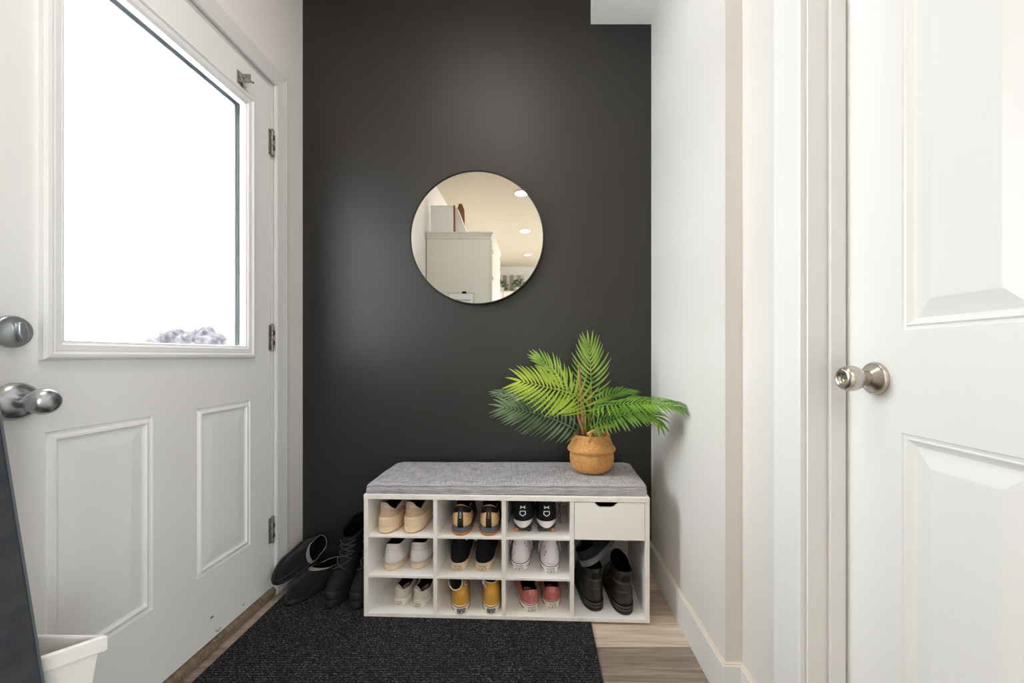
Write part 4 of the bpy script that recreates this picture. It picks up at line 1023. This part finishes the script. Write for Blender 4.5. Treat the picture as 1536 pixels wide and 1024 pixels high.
stem([(876, 668, 1.65), (875, 630, 1.65), (872, 590, 1.652), (869.5, 565, 1.655), (868.6, 552, 1.658), (868, 545, 1.66)], .0115, .0022)
stem([(884, 668, 1.655), (884, 630, 1.66), (884.5, 600, 1.662), (884, 577, 1.665)], .0105, .0020)
stem([(880, 660, 1.625), (873, 640, 1.61), (867.5, 627, 1.604), (866, 619, 1.60)], .009, .002)
stem([(871, 664, 1.67), (869, 625, 1.672), (866, 582, 1.675)], .008, .0015)

# ------------------------------------------------------------------ near the camera on the left
bd = thing('felt_board', 'dark grey tapered board standing upright at the left edge of the photo', 'board', (-.80, .5, .0088))
zs = [0, 1.10]; ed = lambda z: .705 - .119 * z - .5
MB().prism([(-.30, 0), (ed(0), 0), (ed(1.1), 1.1), (-.18, 1.1)], -.018, 0, 'x').build('face', M['board'], bd, bevel=.002)
MB().prism([(ed(0), 0), (ed(0) + .003, 0), (ed(1.1) + .003, 1.1), (ed(1.1), 1.1)], -.019, .0005, 'x').build('edge_strip', M['greymid'], bd)
rim = [Vector((-.766, .722, .481)), Vector((-1.035, .726, .481)), Vector((-1.035, .600, .481)), Vector((-.885, .600, .481))]
cen = sum(rim, Vector()) / 4; bn = thing('waste_bin', 'white plastic tapered bin beside the entry door, behind the dark board', 'bin', (cen.x, cen.y, 0))
def quadring(k, z, dz=0): return [Vector(((q.x - cen.x) * k, (q.y - cen.y) * k, z)) for q in rim]
wb = MB()
rs = [quadring(.52, .0), quadring(.50 + .39, .455), quadring(.83, .455), quadring(.46, .010)]
rs = [quadring(.56, .0088), quadring(.93, .462), quadring(.86, .462), quadring(.50, .016)]
vs = [p for r in rs for p in r]; fs = [(i * 4 + k, i * 4 + (k + 1) % 4, i * 4 + 4 + (k + 1) % 4, i * 4 + 4 + k) for i in range(3) for k in range(4)] + [(0, 1, 2, 3), (12, 13, 14, 15)]
wb.add(vs, fs); wb.build('bin_body', M['bin'], bn, bevel=.004)
rr_ = [quadring(.93, .452), quadring(1.0, .452), quadring(1.0, .481), quadring(.90, .481), quadring(.86, .462)]
vs = [p for r in rr_ for p in r]; fs = [(i * 4 + k, i * 4 + (k + 1) % 4, i * 4 + 4 + (k + 1) % 4, i * 4 + 4 + k) for i in range(4) for k in range(4)]
MB().add(vs, fs).build('bin_rim', M['bin'], bn, bevel=.004)

# ------------------------------------------------------------------ behind the camera: what the mirror shows
MU = 2 * (YB - .024)                       # unfolding depth of the mirror
def PM(px, py, yw): return Vector(((px - CX) / F * (MU - yw), yw, CH + (CY - py) / F * (MU - yw)))
yc0, yc1, xc1, zc = -.26, -1.12, -.433, 2.176
pt = thing('pantry_cabinet', 'tall cream pantry cabinet with crown moulding, seen in the mirror', 'cabinet', (-.75, -.69, 0))
L_ = lambda x, y, z: (x + .75, y + .69, z)
def lb(mb, x0, x1, y0, y1, z0, z1): mb.box(x0 + .75, x1 + .75, y0 + .69, y1 + .69, z0, z1)
m_ = MB(); lb(m_, -1.070, xc1 - .02, yc1, yc0, 0, zc - .03); m_.build('body', M['cab'], pt)
m_ = MB(); lb(m_, -1.070, xc1 - .030, yc0, yc0 + .008, .10, zc - .075); m_.build('end_panel', M['cab'], pt, bevel=.001)
m_ = MB()
prf = [(0, -.06), (.006, -.06), (.010, -.045), (.026, -.015), (.032, -.010), (.032, 0), (0, 0)]
a_ = [(-1.070 + .75, yc0 + .69 + o, zc + h) for o, h in prf]; b_ = [(xc1 - .02 + .75 + o, yc0 + .69 + o, zc + h) for o, h in prf]; c_ = [(xc1 - .02 + .75 + o, yc1 + .69, zc + h) for o, h in prf]
n = len(prf); m_.add(a_ + b_ + c_, [(i, i + 1, i + 1 + n, i + n) for i in range(n - 1)] + [(i + n, i + 1 + n, i + 1 + 2 * n, i + 2 * n) for i in range(n - 1)])
lb(m_, -1.070, xc1 - .02, yc1, yc0, zc - .03, zc); m_.build('crown', M['cab'], pt)
for k in range(2):
    y0 = yc1 + .01 + k * .425; m_ = MB(); lb(m_, xc1 - .02, xc1, y0, y0 + .42, .10, 1.28); dd = m_.build('door', M['cab'], pt, bevel=.002)
    h_ = MB(); lb(h_, xc1, xc1 + .02, y0 + (.37 if k == 0 else .03), y0 + (.39 if k == 0 else .05), 1.02, 1.15); h_.build('handle', M['nickel'], dd)
    m_ = MB(); lb(m_, xc1 - .02, xc1, y0, y0 + .42, 1.29, zc - .07); dd = m_.build('door', M['cab'], pt, bevel=.002)
    h_ = MB()
    for z in (1.45, 1.72, 1.98): lb(h_, xc1, xc1 + .006, y0 + (.005 if k == 0 else .385), y0 + (.030 if k == 0 else .415), z, z + .03)
    h_.build('hinge', M['nickel'], dd)
# whiteboard on the pantry end
q0, q1 = PM(672, 439, yc0), PM(712, 439, yc0)
wbd = thing('whiteboard', 'small white dry-erase board on the pantry end, seen in the mirror', 'whiteboard', (q0.x, yc0 + .0085, 0))
ww = q1.x - q0.x
MB().box(0, ww, 0, .012, q0.z - .42, q0.z).build('frame', M['slat'], wbd, bevel=.003); MB().box(.012, ww - .012, .012, .0135, q0.z - .408, q0.z - .012).build('writing_surface', M['white'], wbd)
MB().box(ww * .55, ww * .70, .012, .024, q0.z - .012, q0.z + .010).build('clip', M['ink'], wbd)
ws = MB(); rr = random.Random(5)
for k in range(3):
    z = q0.z - .075 - .05 * k; pts = [(ww * .85 - ww * .6 * t / 26, .0145, z + .012 * sin(t * 2.1 + k) * rr.uniform(.4, 1)) for t in range(27)]; ws.tube(pts, .0022, 5)
ws.build('handwriting', M['ink'], wbd)
# things on top of the pantry
q = PM(682, 308, -.36)
cv = thing('canvas_panel', 'white canvas on a wooden frame standing on the pantry, seen in the mirror', 'picture', (0, -.36, zc + .001))
MB().box(-1.06, q.x - .012, -.02, .0, 0, q.z - zc).build('canvas', M['white'], cv, bevel=.002); MB().box(q.x - .012, q.x + .002, -.035, .0, 0, q.z - zc).build('frame_edge', M['brownwood'], cv)
q0, q1 = PM(686, 312, -.42), PM(703, 347, -.42)
wd_ = MB().prism([(q0.x - .02, 0), (q1.x, 0), (q0.x, q0.z - zc), (q0.x - .02, q0.z - zc)], -.10, .0, 'y'); wo = wd_.build('bookend', M['white'], bevel=.002)
wo.location = (0, -.42, zc + .001); tag(wo, 'white wedge shaped bookend on top of the pantry, seen in the mirror', 'bookend')
q = PM(691, 306, -.62)
pd = MB().prism([(-.035, 0), (.035, 0), (.045, (q.z - zc) * .6), (.04, (q.z - zc) * .85), (.015, q.z - zc), (-.015, q.z - zc), (-.04, (q.z - zc) * .85), (-.045, (q.z - zc) * .6)], -.012, .012, 'y'); po = pd.build('serving_board', M['brownwood'], bevel=.004, smooth=True, angle=40)
po.location = (q.x, -.62, zc + .001); tag(po, 'brown wooden serving board behind the canvas on the pantry, seen in the mirror', 'board')
# kitchen wall units with plants above
for k, (x0, x1, lab) in enumerate(((-1.06, -.66, 'leftmost'), (-.655, -.255, 'middle'), (-.25, .15, 'right hand'))):
    u = thing('wall_cabinet', lab + ' cream kitchen wall cabinet on the far wall in the mirror', 'cabinet', (x0, YF, 1.45))
    MB().box(0, x1 - x0, 0, .33, 0, .80).build('body', M['cab'], u); dd = MB().box(.003, x1 - x0 - .003, .331, .351, .003, .77).build('door', M['cab'], u, bevel=.002)
    MB().box(.03, .04, .351, .372, .04, .16).build('handle', M['nickel'], dd)
sl = MB()
for k in range(9): sl.box(-.92 + k * .075, -.92 + k * .075 + .068, YF + .005, YF + .022, 2.252, 2.62, k % 2)
tag(sl.build('slatted_panel', [M['slat'], M['slatd']]), 'grey and white slatted panel above the far wall cabinets, seen in the mirror', 'panel')
for k, (px, s) in enumerate(((752, .105), (778, .12))):
    c = PM(px, 428, YF + .2); t = thing('trailing_plant', ('leafy green plant left of the slatted panel' if k == 0 else 'larger leafy green plant right of the slatted panel') + ', on the far cabinets in the mirror', 'plant', (c.x, YF + .2, 2.2512))
    MB().lathe([(.05, 0), (.065, .09), (.06, .09), (.055, .08)], 20).build('pot', M['bin'], t, smooth=True)
    lf_ = MB(); rr = random.Random(k + 40)
    for q in range(46):
        a, e = rr.uniform(0, 2 * pi), rr.uniform(-.5, 1.2); d = Vector((cos(a) * cos(e), sin(a) * cos(e) * .8, sin(e))); p0 = Vector((0, 0, .13)) + d * s * rr.uniform(.3, .95)
        sd = d.orthogonal().normalized(); w = .028; tip = p0 + d * .06
        lf_.add([p0, p0 + d * .03 + sd * w, tip, p0 + d * .03 - sd * w], [(0, 1, 2, 3)])
    lf_.build('leaves', M['leaf3'], t, fix=False)
for k, (y, lab) in enumerate(((-.84, 'nearest'), (-2.2, 'second'), (-3.62, 'farthest'))):
    t = thing('recessed_light', lab + ' round recessed ceiling light seen in the mirror', 'light', (-.17, y, CEIL))
    MB().lathe([(.052, -.001), (.075, -.001), (.078, -.004), (.075, -.008), (.055, -.006), (.050, -.001)], 36).build('trim_ring', M['trim'], t, smooth=True)
    MB().lathe([(0, -.002), (.051, -.002)], 30).build('lens', emit_mat('pot_lens', (255, 246, 228), 1.0) if k == 0 else bpy.data.materials['pot_lens'], t)

# ------------------------------------------------------------------ light: overcast sky, plus portals at the glazing
w = bpy.data.worlds.new('overcast'); sc.world = w; w.use_nodes = True
bg = w.node_tree.nodes['Background']; bg.inputs[1].default_value = 9.0
_tc = w.node_tree.nodes.new('ShaderNodeTexCoord'); _sp = w.node_tree.nodes.new('ShaderNodeSeparateXYZ'); _rp = w.node_tree.nodes.new('ShaderNodeValToRGB')
w.node_tree.links.new(_tc.outputs['Generated'], _sp.inputs[0]); w.node_tree.links.new(_sp.outputs[2], _rp.inputs[0]); w.node_tree.links.new(_rp.outputs[0], bg.inputs[0])
_rp.color_ramp.elements[0].position = 0; _rp.color_ramp.elements[0].color = (.40, .40, .40, 1); _rp.color_ramp.elements[1].position = .03; _rp.color_ramp.elements[1].color = (.93, .97, 1, 1)
hl = thing('ceiling_fill_panel', 'square light panel added above the hall for fill, out of the picture', 'fill_lamp', (-.28, .78, CEIL))  # added to brighten the hall; no ceiling fixture is known here
MB().box(-.31, .31, -.31, .31, -.045, 0).build('fill_panel_base', M['trim'], hl, bevel=.004)
MB().box(-.285, .285, -.285, .285, -.050, -.0445).build('fill_panel_diffuser', emit_mat('fill_panel_glow', (255, 244, 230), 1.0), hl)
_l = bpy.data.lights.new('hall_fill_light', 'AREA'); _l.shape = 'SQUARE'; _l.size = .57; _l.energy = 3.6; _l.color = (1, .975, .94)
_o = bpy.data.objects.new('hall_fill_light', _l); COL.objects.link(_o); _o.location = (-.28, .78, CEIL - .055)
for y in (-.84, -2.2):
    _l = bpy.data.lights.new('pot_light', 'AREA'); _l.shape = 'DISK'; _l.size = .14; _l.energy = 3.2; _l.color = (1, .965, .92)
    _o = bpy.data.objects.new('pot_light', _l); COL.objects.link(_o); _o.location = (-.17, y, CEIL - .012)
def portal(name, loc, rot, sx, sy):
    l = bpy.data.lights.new(name, 'AREA'); l.shape = 'RECTANGLE'; l.size = sx; l.size_y = sy; l.cycles.is_portal = True
    o = bpy.data.objects.new(name, l); COL.objects.link(o); o.location = loc; o.rotation_euler = rot; return o
portal('door_glass_portal', (XL - .07, (lite[0] + lite[1]) / 2, (lite[2] + lite[3]) / 2), (0, R(-90), 0), lite[3] - lite[2], lite[1] - lite[0])
portal('far_window_portal', ((wx0 + wx1) / 2, YF - .13, (wz0 + wz1) / 2), (R(90), 0, 0), wx1 - wx0, wz1 - wz0)
portal('side_window_portal', (XE + .13, (wy0 + wy1) / 2, (vz0 + vz1) / 2), (0, R(90), 0), vz1 - vz0, wy1 - wy0)

# ------------------------------------------------------------------ camera and view
cam = bpy.data.cameras.new('camera'); co = bpy.data.objects.new('camera', cam); COL.objects.link(co)
co.location = (0, 0, CH); co.rotation_euler = (R(90), 0, 0)
cam.sensor_fit = 'HORIZONTAL'; cam.sensor_width = 36; cam.lens = 36 * F / 1536
cam.shift_x = -(CX - 768) / 1536; cam.shift_y = (CY - 512) / 1536; cam.clip_start = .02
sc.camera = co
vs_ = sc.view_settings; sc.display_settings.display_device = 'sRGB'
vs_.view_transform = 'Standard'; vs_.look = 'None'; vs_.gamma = 1; vs_.use_curve_mapping = False; vs_.exposure = 1.1
cy = sc.cycles; cy.use_denoising = True; cy.max_bounces = 12; cy.diffuse_bounces = 8; cy.transparent_max_bounces = 12; cy.sample_clamp_indirect = 8
cy.caustics_reflective = False; cy.caustics_refractive = False
